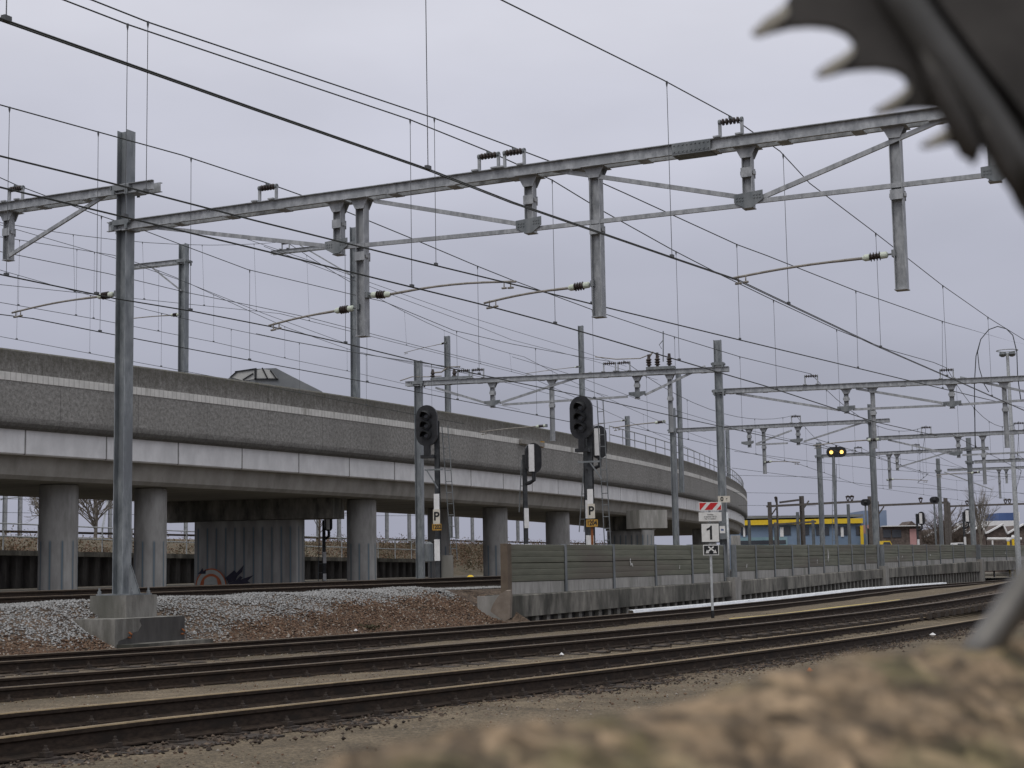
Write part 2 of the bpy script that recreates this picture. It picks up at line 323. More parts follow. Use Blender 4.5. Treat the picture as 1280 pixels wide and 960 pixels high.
# ================================================================== GROUND
def zlow(u, v):
    """yard surface under the three sidings, 0.18 m below rail head"""
    vs = [tv(1, u), tv(2, u), tv(3, u)]; zs = [tz(1, u), tz(2, u), tz(3, u)]
    return float(np.interp(v, vs, zs)) - .178
def sheet(us, vf, nv, zf, name, m, kind='structure'):
    b = MB(); vs = []
    for u in us:
        v0, v1 = vf(u)
        for j in range(nv):
            v = v0 + (v1 - v0) * j / (nv - 1); x, y = uv2xy(u, v); vs.append((x, y, zf(u, v)))
    fs = [(i * nv + j, (i + 1) * nv + j, (i + 1) * nv + j + 1, i * nv + j + 1) for i in range(len(us) - 1) for j in range(nv - 1)]
    b.add(vs, fs); return b.build(name, m, kind=kind, smooth=True)
US = list(np.arange(-30, 60, 1.5)) + list(np.arange(60, 140, 4)) + [150, 200, 300]
def yard_z(u, v): return zlow(u, v) + (.012 * math.sin(v * 2.1 + u * .7) + .01 * math.sin(u * 1.3 - v))
sheet(US, lambda u: (-45 if u < 100 else -60, tv(3, u) + 1.5), 60, yard_z, 'ground', M['ground'])
# far plain, reaching the horizon on every side
b = MB(); b.add([(-1500, -800, -.42), (1500, -800, -.42), (1500, 3000, -.42), (-1500, 3000, -.42)], [(0, 1, 2, 3)]); b.build('plain', M['far_ground'], kind='structure')
for t in (1, 2, 3):
    def bz(u, v): return zlow(u, v) + .016
    sheet(US, lambda u, t=t: (tv(t, u) - 1.05, tv(t, u) + .95), 5, lambda u, v, t=t: tz(t, u) - .156 - .02 * abs(v - tv(t, u)) ** 3, 'track_bed', M['bed'])
# shoulder climbing to the raised line, left of the low wall
U0 = 32.2
def sh_z(u, v):
    w = v - tv(3, u)
    w0 = 1.3; e_ = min(max((u - 19.3) / .25, 0), 1) * min(max((23.2 - u) / 1.6, 0), 1); w0 += e_ * .75; k = min(max((w - w0) / (4.0 - w0), 0), 1); k = k * k * (3 - 2 * k)
    zt = .70 + .004 * (u - 20)
    return zlow(u, tv(3, u)) * (1 - k) + zt * k + .03 * math.sin(u * 2.3 + v * 1.7) * math.sin(v * 2.9) * (1 if w > 1.6 else 0)
sheet([q for q in np.arange(-30, U0 + .01, .7)], lambda u: (tv(3, u) + 1.2, tv(3, u) + 9), 24, sh_z, 'ballast_shoulder', M['slope'])
# upper ground under the raised line and the viaduct
sheet([q for q in np.arange(-40, 160, 4)], lambda u: (tv(3, u) + 8.6, tv(3, u) + 70), 24, lambda u, v: .685 + .004 * (min(u, 60) - 20), 'upper_ground', M['far_ground'])
sheet([U0 - .3, U0, U0 + .55, U0 + 1.1, U0 + 1.8] + [q for q in np.arange(U0 + 2.5, 130, 2)], lambda u: (tv(3, u) + (1.2 if u < U0 + .6 else 2.72), tv(3, u) + 9), 24, lambda u, v: sh_z(U0, v - tv(3, u) + tv(3, U0)) + (.66 - sh_z(U0, v - tv(3, u) + tv(3, U0)) if v - tv(3, u) > 2.6 else 0) * min(1, max(0, (u - U0) / 2.5)), 'upper_ballast', M['slope'])

# loose stone
def scatter(n, ur, vf, zf, size, tintf, name, m):
    P = []; S = []; Tn = []
    for _ in range(n):
        u = random.uniform(*ur); v = vf(u); x, y = uv2xy(u, v); s = random.uniform(*size); P.append((x, y, zf(u, v) + s * .25)); S.append(s); Tn.append(tintf(u, v))
    return stones(P, np.array(S), np.array(Tn), name, m)
def wsh(u): return tv(3, u) + 1.35 + 3.2 * random.random()
def grey_p(u, v):
    w = v - tv(3, u); lim = min(3.15, max(2.3, 2.0 + .115 * (u - 19))) + .10 * math.sin(u * 1.9) + .08 * math.sin(u * 4.7)
    return w - lim
def mk_shoulder(n, grey):
    P = []; S = []; Tn = []
    while len(P) < n:
        u = random.uniform(6, U0); v = tv(3, u) + random.uniform(1.45, 8.2 if grey else 4.2)
        g = grey_p(u, v) + random.gauss(0, .13)
        if (g > 0) != grey: continue
        if grey and v > tv(3, u) + 4.7 and random.random() < .45: continue
        x, y = uv2xy(u, v); s = random.uniform(.014, .030) * (1 if grey else 1.2); P.append((x, y, sh_z(u, v) + s * .35)); S.append(s)
        Tn.append(min(1, abs(random.gauss(.5, .19))) if grey else min(1, abs(random.gauss(.42, .22))) if random.random() < .97 else 1.0)
    return P, np.array(S), np.array(Tn)
_P, _S, _T = mk_shoulder(56000, True)
for _ in range(5000):
    u = random.uniform(U0 - .2, U0 + 5); v = tv(3, u) + random.uniform(3.1, 8); x, y = uv2xy(u, v); _P.append((x, y, .715)); _S = np.append(_S, random.uniform(.014, .03)); _T = np.append(_T, min(1, abs(random.gauss(.5, .19))))
stones(*(_P, _S, _T), 'fresh_ballast_stones', M['stone_grey'])
stones(*mk_shoulder(26000, False), 'old_ballast_stones', M['stone_brown'])
P = []; S = []; Tn = []
for t, n in ((1, 15000), (2, 7000), (3, 6000)):
    for _ in range(n):
        u = random.uniform(2, 62); w = random.choice((-1, 1)) * abs(random.gauss(0, .55)) if t > 1 else (random.gauss(-1.05, .22) if random.random() < .5 else random.uniform(-.8, 1.0))
        x, y = uv2xy(u, tv(t, u) + w); s = random.uniform(.008, .024); P.append((x, y, tz(t, u) - .155 - .02 * min(1, abs(w)) ** 3 + s * .2)); S.append(s); Tn.append(abs(random.gauss(.5, .3)) if random.random() < .96 else 1)
stones(P, np.array(S), np.array(Tn), 'track_ballast_stones', M['stone_dark'])
P = []; S = []; Tn = []
for _ in range(30000):
    u = random.uniform(-2, 40) if random.random() < .6 else random.uniform(0, 22); v = random.uniform(tv(1, u) - 6.5, tv(3, u) + 1.3); x, y = uv2xy(u, v); s = random.choice((.004, .006, .008, .012)) * random.uniform(.8, 1.3)
    P.append((x, y, yard_z(u, v) + s * .2)); S.append(s); Tn.append(abs(random.gauss(.7, .25)))
stones(P, np.array(S), np.array(Tn), 'fine_gravel', M['stone_brown'])

# ================================================================== TRACKS
PROF = [(-.075, -.159), (-.075, -.148), (-.012, -.128), (-.009, -.05), (-.034, -.036), (-.036, -.008), (-.028, 0), (.028, 0), (.036, -.008), (.034, -.036), (.009, -.05), (.012, -.128), (.075, -.148), (.075, -.159)]
def rail(t, dv, u0, u1, parent, top):
    us = np.arange(u0, u1, 1.2); b = MB(); vs = []
    for u in us:
        c = tr(t, u, dv); c2 = tr(t, u + .1, dv); a = nz((c2 - c) * [1, 1, 0]); n = np.array([-a[1], a[0], 0])
        vs += [c + n * i + UP * j for i, j in PROF]
    k = len(PROF); fs = []; mi = []
    for i in range(len(us) - 1):
        for j in range(k):
            fs.append((i * k + j, (i + 1) * k + j, (i + 1) * k + (j + 1) % k, i * k + (j + 1) % k)); mi.append(1 if j in (5, 6, 7) else 0)
    b.v = [tuple(v) for v in vs]; b.f = fs; b.m = mi; return b.build('rail', [M['rail'], top], parent)
def track(t, label, u0, u1, group, top, pitch=.63, n_fast=60):
    o = tr(t, 22); root = thing('railway_track', label, 'railway track', (o[0], o[1], o[2] - .16), group)
    rail(t, -.7525, u0, u1, root, top); rail(t, .7525, u0, u1, root, top)
    # one sleeper and one fastening, then copies along the line
    sl = MB(); sl.frame((0, 0, -.235), (.125, 0, 0), (0, 1.25, 0), (0, 0, .062)); me_s = None
    fa = MB()
    for q in (-1, 1):
        fa.frame((0, q * .115, -.138), (.035, 0, 0), (0, .035, 0), (0, 0, .016)); fa.lathe((0, q * .112, -.124), [(.022, 0), (.022, .02), (.011, .024), (.011, .045)], n=6)
    fa.frame((0, 0, -.166), (.09, 0, 0), (0, .19, 0), (0, 0, .008))
    s0 = None; cnt = 0; rest = MB()
    ustart = {1: 4, 2: 8, 3: 9, 4: 11}[t]
    for i in range(int((u1 - u0 - 2) / pitch)):
        u = u0 + 1 + i * pitch; c = tr(t, u); c2 = tr(t, u + .2); a = nz((c2 - c) * [1, 1, 0]); ang = math.atan2(a[1], a[0])
        tilt = .055 if t == 4 else 0
        if ustart <= u and cnt < 98:
            if s0 is None:
                s = sl.build('sleeper', M['sleeper'], None); s.parent = root
                f1 = fa.build('rail_fastening', M['fasten'], None); f1.parent = s; f1.location = (0, -.7525, 0)
                f2 = f1.copy(); COL.objects.link(f2); f2.parent = s; f2.location = (0, .7525, 0); s0 = s
            else:
                s = s0.copy(); COL.objects.link(s); s.parent = root
                if cnt < n_fast:
                    for ch in list(s0.children): d = ch.copy(); COL.objects.link(d); d.parent = s
            s.location = Vector(c) - root.location; s.rotation_euler = (tilt, 0, ang); cnt += 1
        else:
            n = np.array([-a[1], a[0], 0]); rest.frame(c + UP * -.235, a * .125, n * 1.25, UP * .062)
    r = rest.build('sleepers', M['sleeper'], root); r['kind'] = 'stuff'
    return root
GT = 'railway tracks side by side'
track(1, 'rusty siding nearest the viewer, running beside the open gravel strip', -12, 110, GT, M['rail_top'])
track(2, 'middle rusty siding, the post with the number 1 sign stands behind it', -10, 120, GT, M['rail_top_worn'])
track(3, 'farthest of the low sidings, running along the low concrete wall and past the mast footing', -8, 130, GT, M['rail_top_worn'], n_fast=45)
track(4, 'raised railway track on pale fresh ballast in front of the viaduct columns', -6, 60, GT, M['rail_top_worn'], n_fast=10)

# ================================================================== GANTRIES
A1 = np.array([3.52, 24.41, 0]); B1 = np.array([-4.3, 28.2, 0])
class Plane:
    def __init__(s, P0, d): s.P0 = np.array([P0[0], P0[1], 0.]); s.d = nz((d[0], d[1], 0)); s.n = np.array([-s.d[1], s.d[0], 0])
    def __call__(s, px, py):
        q = ray(px, py); t = ((s.P0 - CAM) @ s.n) / (q @ s.n); return CAM + q * t
G1 = Plane(A1, A1 - B1)
def at_px(px, Y): p = D(px, 700, Y); return np.array([p[0], p[1]])
def mkplane(pxa, Ya, pxb, Yb): a = at_px(pxa, Ya); c = at_px(pxb, Yb); return Plane(a, c - a)
G2 = mkplane(905, 55, 525, 57.6); G2.d = -G2.d; G2.n = -G2.n
GB = mkplane(1092, 74, 843, 77.2); GB.d = -GB.d; GB.n = -GB.n
GC = mkplane(1213, 92, 1025, 95.7); GC.d = -GC.d; GC.n = -GC.n
GD = mkplane(1175, 112, 1290, 110)

def mast(G, px, ytop, ybot, root, size=.24, m='mast_steel', zb=None, name='mast', collars=()):
    p = G(px, (ytop + ybot) / 2); zt = G(px, ytop)[2]; z0 = G(px, ybot)[2] if zb is None else zb
    b = MB(); b.ibeam((p[0], p[1], z0), (p[0], p[1], zt), size, size, G.n, tf=.017, tw=.012)
    o = b.build(name, M[m], root)
    for y in collars:
        z = G(px, y)[2]; c = MB(); pc = np.array([p[0], p[1], z])
        for k in (-1, 1): c.frame(pc + G.n * k * (size / 2 + .03), G.d * (size / 2 + .07), G.n * .022, UP * .05)
        for k in (-1, 1): c.frame(pc + G.d * k * (size / 2 + .09), G.d * .012, G.n * (size / 2 + .075), UP * .03)
        for k in (-1, 1):
            for l in (-1, 1): c.frame(pc + G.d * k * (size / 2 + .035) + G.n * l * (size / 2 + .06) - UP * .09, G.d * .03, G.n * .012, UP * .05)
        c.build('collar', M['galv_dark'], root)
    return p
def beam(G, pxa, pxb, z, root, h=.18, gap=.30, battens=True, m='galv', name='beam'):
    pa = G(pxa, 300); pb = G(pxb, 300); pa[2] = pb[2] = z; b = MB()
    for k in (-1, 1):
        w = k * gap / 2; w = k * (gap / 2 - .055); prof = [(w, -h / 2), (w, h / 2), (w + k * .062, h / 2), (w + k * .062, h / 2 - .012), (w + k * .009, h / 2 - .012), (w + k * .009, -h / 2 + .012), (w + k * .062, -h / 2 + .012), (w + k * .062, -h / 2)]
        b.section(pa, pb, prof, G.n)
    L = np.linalg.norm(pb - pa)
    if battens:
        k = .45
        while k < L:
            c = pa + (pb - pa) * (k / L); b.frame(c - UP * (h / 2 + .005), G.d * .09, G.n * (gap / 2 + .005), UP * .005); k += 1.15
    o = b.build(name, M[m], root); return pa, pb
def hanger(G, px, z, zb, root, w=.155, py=300, gap=.30, bh=.18, flare=True, plate=True):
    p = G(px, py); t = np.array([p[0], p[1], z - bh / 2 - .012]); q = np.array([p[0], p[1], zb])
    b = MB(); b.ibeam(t, q, w, w, G.n, tf=.011, tw=.009)
    if flare:
        for k in (-1, 1):
            f = t + G.n * k * (w / 2 + .007); b.prism([f + G.d * .17, f - G.d * .17, f - G.d * .085 - UP * .17, f + G.d * .085 - UP * .17], G.n * k * .010)
        b.frame(t + UP * .005, G.d * .19, G.n * (gap / 2 + .06), UP * .006)
    if plate:
        c = t + (q - t) * .42
        for k in (-1, 1): b.frame(c + G.n * k * (w / 2 + .010), G.d * (w / 2 + .012), G.n * .008, UP * .075)
        for k in (-1, 1): b.frame(c + G.d * k * (w / 2 + .024), G.d * .010, G.n * .05, UP * .03)
    b.frame(q - UP * .008, G.d * (w / 2 + .012), G.n * (w / 2 + .012), UP * .007)
    return b.build('hanging_post', M['galv'], root)
def gusset(G, px, py, root, w=.46, h=.26):
    c = G(px, py); f = c - G.n * .095; b = MB()
    b.prism([f + G.d * -w / 2 + UP * h * .38, f + G.d * w / 2 + UP * h * .5, f + G.d * w / 2 - UP * h * .05, f + G.d * w * .12 - UP * h / 2, f - G.d * w * .12 - UP * h / 2, f - G.d * w / 2 - UP * h * .12], -G.n * .012)
    for k in (-.40, -.3, -.2, .2, .3, .4):
        for j in (.12, .3): b.lathe(f - G.n * .012 + G.d * w * k + UP * h * (j - .12 + (.08 if k > 0 else -.02)), [(.013, 0), (.013, .012)], axis=-G.n, n=6)
    b.build('gusset_plate', M['galv_dark'], root); return c
def brace(G, a, c, root, r=.045):
    pa = G(*a); pc = G(*c); b = MB()
    pa = pa - G.n * .055; pc = pc - G.n * .055
    b.bar(pa, pc, r * 1.0, r * 1.55); b.build('brace', M['galv'], root)
def insset(G, px, z, root, w=.36, hgt=.27, bh=.18, py=200):
    """two uprights carrying a string of disc insulators over the beam"""
    p = G(px, py); p = np.array([p[0], p[1], z + bh / 2])
    for k in (-1, 1): b = MB(); b.frame(p + G.d * k * w / 2 + UP * (hgt / 2 + .01), G.d * .022, G.n * .022, UP * hgt / 2); b.frame(p + G.d * k * w / 2 + UP * .012, G.d * .06, G.n * .19, UP * .012); s = b.build('insulator_bracket', M['galv'], root)
    i = MB(); c = p + UP * (hgt + .005)
    prof = []
    for k in range(5):
        x = -w / 2 + .06 + k * (w - .12) / 4; prof += [(.022, x - .026), (.058, x - .012), (.05, x + .012), (.022, x + .02)]
    i.lathe(c, [(.018, -w / 2 - .02)] + prof + [(.018, w / 2 + .02)], axis=G.d, n=10)
    i.build('insulator', M['ins_dark'], s)
    for k in (-1, 1): q = MB(); q.lathe(c + G.d * k * w / 2, [(.045, -.02), (.05, 0), (.045, .02)], axis=G.d, n=10); q.build('end_cap', M['galv_dark'], s)
    q = MB(); q.frame(c + UP * .05, G.n * .05, G.d * .02, UP * .022); q.build('wire_clamp', M['galv_dark'], s)
    return c + UP * .075
def regarm(anchor, ins, tip, root, r=.019, sag=.03, hook=True):
    anchor, ins, tip = map(np.asarray, (anchor, ins, tip)); a = nz(tip - ins); b = MB()
    n = 8; pts = []
    for k in range(n + 1):
        q = k / n; pts.append(ins + (tip - ins) * q + UP * (sag * math.sin(math.pi * q)))
    b.tube(pts, [r * 1.2] * 2 + [r] * (n - 1), 8)
    if hook:
        t = tip - a * .10
        b.tube([t + UP * .03, t - UP * .09], .011, 6); b.tube([t - a * .12 + UP * .01, t - a * .12 - UP * .085], .011, 6); b.frame(t - UP * .095, a * .05, nz(np.cross(a, UP)) * .02, UP * .014); b.frame(t - a * .12 - UP * .09, a * .04, nz(np.cross(a, UP)) * .02, UP * .014)
    o = b.build('registration_arm', M['arm'], root, smooth=True)
    c = (anchor * .4 + ins * .6); d = nz(ins - anchor); i = MB()
    i.lathe(c, [(.035, -.19), (.052, -.17), (.052, -.085), (.03, -.08)], axis=d, n=12, mi=1)
    i.lathe(c, [(.03, .08), (.052, .085), (.052, .15), (.03, .19)], axis=d, n=12, mi=1)
    prof = [(.03, -.085)]
    for k in range(4): x = -.07 + k * .045; prof += [(.04, x - .012), (.072, x), (.04, x + .012)]
    i.lathe(c, prof + [(.03, .085)], axis=d, n=14, mi=0)
    i.build('insulator', [M['ins_dark'], M['ins_pale']], o, smooth=False)
    k = MB(); k.tube([anchor, c - d * .17], .016, 6); k.frame(anchor, d * .03, nz(np.cross(d, UP)) * .07, UP * .05); k.build('clevis', M['galv_dark'], o)
    return tip

GG = 'overhead line gantries across the tracks'
# ---- gantry 1: tall mast on the stepped footing
ZR, ZL = 7.72, 8.42
mb = G1(155, 740)
g1 = thing('catenary_gantry', 'large galvanised gantry on the stepped concrete footing, nearest mast and longest beam', 'gantry', (mb[0], mb[1], .83), GG)
mast(G1, 155, 165, 742, g1, .24, zb=.83, collars=(237, 280))
b = MB()
for k in (-1, 1): b.prism([(mb[0], mb[1], .855) + G1.d * .125 + G1.n * k * .02, (mb[0], mb[1], .855) + G1.d * .36 + G1.n * k * .02, (mb[0], mb[1], 1.42) + G1.d * .125 + G1.n * k * .02], G1.n * .012)
b.build('stiffener', M['galv_dark'], g1)
b = MB(); b.frame((mb[0] , mb[1], .843), G1.d * .40, G1.n * .30, UP * .011)
for i in (-1, 1):
    for j in (-1, 1): b.lathe(np.array([mb[0], mb[1], .853]) + G1.d * i * .36 + G1.n * j * .25, [(.035, 0), (.035, .05), (.02, .055), (.02, .11)], n=6)
b.build('base_plate', M['galv_dark'], g1)
beam(G1, 140, 1440, ZR, g1); beam(G1, -130, 196, ZL, g1)
pm = G1(1420, 300); b = MB(); b.ibeam((pm[0], pm[1], -.3), (pm[0], pm[1], 9.4), .24, .24, G1.n, tf=.017, tw=.012); b.build('mast', M['galv'], g1)
# splice plate on the beam
c = G1(868, 185); b = MB(); b.frame((c[0], c[1], ZR) - G1.n * .158, G1.d * .32, G1.n * .006, UP * .08); b.frame((c[0], c[1], ZR - .102), G1.d * .32, G1.n * .17, UP * .006)
for k in range(9):
    for j in (-1, 1): b.lathe(np.array([c[0], c[1], ZR + j * .05]) - G1.n * .164 + G1.d * (k - 4) * .07, [(.014, 0), (.014, .014)], axis=-G1.n, n=6)
b.build('splice_plate', M['galv_dark'], g1)
for px, y in ((424, 318), (664, 291), (938, 260), (1248, 226)): hanger(G1, px, ZR, G1(px, y)[2], g1)
for px, y in ((453, 420), (747, 396), (1125, 362)): hanger(G1, px, ZR, G1(px, y)[2], g1, w=.17)
hanger(G1, 11, ZL, G1(11, 325)[2], g1); hanger(G1, -45, ZL, 6.0, g1)
for px, y in ((424, 309), (664, 283), (938, 251), (1248, 217)): gusset(G1, px, y, g1)
for a, c in (((180, 283), (418, 309)), ((470, 252), (658, 282)), ((690, 213), (932, 248)), ((944, 252), (1190, 146)), ((428, 310), (660, 288)), ((668, 287), (934, 257)), ((942, 253), (1244, 219)), ((1252, 214), (1420, 150)), ((13, 321), (142, 240)), ((1252, 218), (1420, 199))): brace(G1, a, c, g1)
INS = {}
for k, px in (('1', 915), ('2b', 611), ('2a', 643), ('3', 335)): INS[k] = insset(G1, px, ZR, g1)
INS['4'] = insset(G1, 21, ZL, g1, w=.34)
def onpl(px, py): return G1(px, py)
regarm(G1(460, 369), G1(487, 368), G1(645, 352), g1, sag=.06)
regarm(G1(449, 384), G1(418, 389), G1(336, 407), g1, sag=.02)
regarm(G1(742, 355), G1(712, 360), G1(605, 379), g1, sag=.03)
regarm(G1(1118, 317), G1(1078, 323), G1(915, 348), g1, sag=.03)
regarm(G1(147, 367), G1(122, 371), G1(15, 391), g1, sag=.035)

def gantry(G, pxs, label, zl, zr, mains, beams, short, long, braces, ins, m='galv', loc=None, struts=(), size=.22, arms=()):
    size = .26; p = G(pxs, 650); root = thing('catenary_gantry', label, 'gantry', (p[0], p[1], .4), GG)
    for px, yt, zb, cols in mains: mast(G, px, yt, 690, root, size, zb=zb, collars=cols)
    for pa, pb, z in beams: beam(G, pa, pb, z, root, h=.17, battens=True)
    for px, z, y in short: hanger(G, px, z, G(px, y)[2], root, py=500); gusset(G, px, y - 5, root, w=.6, h=.2)
    for px, z, y in long: hanger(G, px, z, G(px, y)[2], root, py=500)
    for a, c in braces: brace(G, a, c, root, r=.05)
    res = [insset(G, px, z, root, py=500, w=.42, hgt=.3) for px, z in ins]
    for a, i, t in arms: regarm(G(*a), G(*i), G(*t), root, sag=.02)
    return root, res
z2l, z2r = 7.93, 7.16
g2, i2 = gantry(G2, 905, 'second gantry, its right mast carries the small 06 plate above the olive fence', z2l, z2r,
    [(901, 425, .42, (455, 489)), (524, 451, .7, (479,)), (1420, 400, -.2, ())], [(506, 906, z2l), (892, 1440, z2r)],
    [(616, z2l, 509), (797, z2l, 498), (1058, z2r, 516), (1190, z2r, 510)], [(690, z2l, 551), (838, z2l, 540), (1091, z2r, 560), (1256, z2r, 559)],
    [((625, 504), (740, 466)), ((628, 506), (785, 496)), ((806, 494), (882, 458)), ((920, 492), (1050, 513)), ((1066, 512), (1182, 507)), ((1070, 486), (1178, 504)), ((1198, 506), (1290, 500)), ((1200, 472), (1320, 498)), ((545, 485), (608, 504))],
    [(580, z2l), (598, z2l), (763, z2l), (781, z2l), (1015, z2r), (1185, z2r)],
    arms=[((830, 527), (822, 528), (766, 535)), ((1100, 549), (1086, 550), (1016, 557)), ((683, 532), (672, 533), (600, 540))])
zbl, zbr = 7.72, 6.92
g3, i3 = gantry(GB, 1092, 'third gantry, its right mast stands at the step in the olive fence', zbl, zbr,
    [(1092, 505, .6, (526, 548)), (843, 510, .7, (538,)), (1380, 500, -.2, ())], [(832, 1102, zbl), (1082, 1400, zbr)],
    [(996, zbl, 556), (935, zbl, 559), (1195, zbr, 572)], [(953, zbl, 592), (1226, zbr, 605)],
    [((945, 555), (990, 538)), ((1005, 552), (1080, 528)), ((945, 556), (985, 554)), ((1110, 550), (1190, 568)), ((1203, 569), (1290, 565))],
    [(994, zbl), (1156, zbr), (1272, zbr)], arms=[((1224, 590), (1216, 591), (1170, 594)), ((955, 578), (963, 577), (1000, 578))])
zcl, zcr = 7.6, 6.85
g4, i4 = gantry(GC, 1213, 'fourth gantry, its left mast rises beside the lit twin lamp signal', zcl, zcr,
    [(1214, 547, .6, (560, 577)), (1026, 553, .7, (570,)), (1380, 530, -.2, ())], [(1016, 1222, zcl), (1204, 1400, zcr)],
    [], [(1108, zcl, 611), (1118, zcl, 588)], [((1120, 585), (1190, 564))], [(1070, zcl), (1142, zcl), (1264, zcr)], arms=[((1109, 600), (1116, 599), (1160, 601))])
g5, i5 = gantry(GD, 1175, 'faint farthest gantry behind the leafless bushes at the right', 7.55, 7.5,
    [(1175, 573, .6, (588,)), (1400, 560, -.2, ())], [(1170, 1420, 7.55)], [], [(1244, 7.55, 623), (1253, 7.55, 604)], [((1180, 590), (1240, 612))], [])

# ---- single masts on the viaduct and beyond
GM = 'single catenary masts rising behind the viaduct parapet'
def single(px, yt, Y, zb, label, arm=None, size=.24, reg=None, arm_ins=None):
    p = at_px(px, Y); G = Plane(p, (.92, -.39)); root = thing('catenary_mast', label, 'mast', (p[0], p[1], zb), GM)
    mast(G, px, yt, 600, root, size, zb=zb, collars=(arm[1],) if arm else ())
    if arm:
        z = G(px, arm[1])[2]; beam(G, arm[0], px + 5, z, root, h=.16, gap=.26, name='bracket_beam')
        brace(G, (px - 1, arm[2]), (arm[3], arm[1] + 2), root, r=.035)
        if arm_ins: return root, insset(G, arm_ins, z, root)
    if reg: regarm(G(*reg[0]), G(*reg[1]), G(*reg[2]), root, sag=.02)
    return root, None
single(229, 305, 57, 6.2, 'tall grey mast behind the parapet just right of the footing mast', arm=(150, 327, 364, 184), size=.27, reg=((226, 393), (214, 394), (150, 400)))
_, iv = single(444, 284, 67, 6.2, 'tallest mast behind the parapet, between two hanging posts of the big gantry', arm=(340, 305, 346, 376), size=.3, arm_ins=357, reg=((437, 375), (428, 376), (350, 388)))
single(560, 420, 100, 3.2, 'thin mast crossing the left end of the second gantry beam', size=.3, reg=((558, 428), (551, 430), (505, 441)))
single(728, 407, 105, 5.6, 'thin mast rising directly above the largest signal head', size=.3, reg=((726, 458), (719, 459), (657, 467)))
single(785, 520, 112, 5.6, 'short dark mast above the parapet right of the largest signal head', size=.28, reg=((783, 525), (777, 526), (740, 532)))
single(850, 463, 92, 5.4, 'slender mast behind the parapet railing, close to the left mast of the third gantry', size=.24)
single(910, 538, 125, 5.4, 'thin dark mast behind the far end of the parapet railing', size=.26)

# ================================================================== OVERHEAD WIRES
def ext(A, B, k): A = np.asarray(A)[:2]; B = np.asarray(B)[:2]; return B + nz(B - A) * k
def on_line(px, py, A, B):
    A = np.asarray(A, float); B = np.asarray(B, float); d = nz([B[0] - A[0], B[1] - A[1], 0]); n = np.array([-d[1], d[0], 0]); q = ray(px, py); t = ((np.array([A[0], A[1], 0]) - CAM) @ n) / (q @ n); return CAM + q * t
def catenary(label, mess, cont, drops, loc, double=True, rm=.0075, rc=.0065, gap=.036, group='overhead line wires'):
    root = thing('catenary_wire', label, 'overhead wire', loc, group)
    if mess: b = MB(); b.tube(mess, rm * 1.2, 6); b.build('messenger_wire', M['wire'], root)
    a = nz((cont[-1] - cont[0]) * [1, 1, 0]); n = np.array([-a[1], a[0], 0])
    for k in ((-1, 1) if double else (0,)):
        b = MB(); b.tube([p + n * k * gap / 2 for p in cont], rc, 6); b.build('contact_wire', M['wire'], root)
    if mess:
        def interp(pts, s):
            ss = [(p - cont[0]) @ a for p in pts]
            return np.array([np.interp(s, ss, [p[i] for p in pts]) for i in range(3)])
        for s in drops:
            p = interp(mess, s); q = interp(cont, s)
            if p[2] - q[2] < .15: continue
            b = MB(); b.tube([p, q], .005, 5); b.frame(q + UP * .02, a * .035, n * .022, UP * .022); b.lathe(p - UP * .03, [(.006, -.05), (.016, 0), (.016, .04)], n=6)
            b.build('dropper', M['wire_thin'], root)
    return root
def S_of(cont, P): a = nz((cont[-1] - cont[0]) * [1, 1, 0]); return (np.asarray(P) - cont[0]) @ a
def t1(px, py): return vplane(px, py, 1)[0]
def t2(px, py): return vplane(px, py, 2)[0]
# siding 1
m1 = [t1(*q) for q in ((440, -95), (627, 0), (829, 100))] + [INS['1']] + [t1(*q) for q in ((975, 189), (1012, 229), (1090, 288), (1177, 356), (1237, 398), (1279, 424), (1330, 446))]
c1 = [t1(*q) for q in ((-200, -48), (0, 24), (160, 80.5), (320, 137), (535, 212), (640, 253), (840, 322), (922, 350), (985, 380), (1095, 432), (1178, 468), (1248, 499), (1310, 526))]
m1 = [t1(-60, -330)] + m1
L1 = catenary('overhead wire of the nearest siding with a heavy double contact wire crossing the whole sky', m1, c1, [S_of(c1, t1(x, y)) for x, y in ((8, 20), (535, 210), (840, 322), (986, 380), (1101, 433), (1240, 495))] + [S_of(c1, t1(1184, 470))], INS['1'], rm=.0075, rc=.0075)
# siding 2, main pair
m2 = [t2(*q) for q in ((-160, -85), (115, 0), (186, 28), (541, 147))] + [INS['2a']] + [t2(*q) for q in ((715, 212), (780, 241), (922, 306), (960, 320), (1071, 364), (1179, 402), (1262, 426), (1320, 440))]
c2 = [t2(*q) for q in ((-160, 157), (0, 195), (135, 228), (320, 276), (545, 332), (648, 357), (740, 380), (925, 425), (1100, 467), (1229, 498), (1300, 514))]
catenary('overhead wire of the middle siding, held by the uppermost long curved arm', m2, c2, [S_of(c2, t2(x, y)) for x, y in ((183, 240), (545, 332), (740, 380), (925, 425), (1074, 461), (1182, 487))], INS['2a'], rm=.0085)
# crossing pair that drifts from siding 2 to gantry 2
e0 = INS['2b']; e1 = i2[5]; P2b = lambda px, py: on_line(px, py, e0, e1); P2c = lambda px, py: vplane(px, py, 2, .25)[0]
m3 = [P2c(*q) for q in ((-160, -82), (80, 0), (158, 30), (511, 149))] + [e0] + [P2b(*q) for q in ((690, 225), (754, 264), (840, 312), (900, 343), (960, 372), (1046, 412), (1110, 437), (1167, 453))] + [e1]
c3 = [P2c(*q) for q in ((-160, 194), (0, 234), (100, 258), (320, 311), (450, 343), (560, 370))] + [P2b(*q) for q in ((612, 383), (694, 405), (820, 442), (907, 468), (955, 482), (1035, 508), (1092, 527), (1172, 545))]
catenary('overhead wire crossing from the middle siding to the second gantry right beam', m3, c3, [S_of(c3, p) for p in (P2c(157, 270), P2c(515, 359), P2b(694, 405), P2b(849, 450), P2b(971, 487), P2b(1050, 513))], e0, rm=.0085)
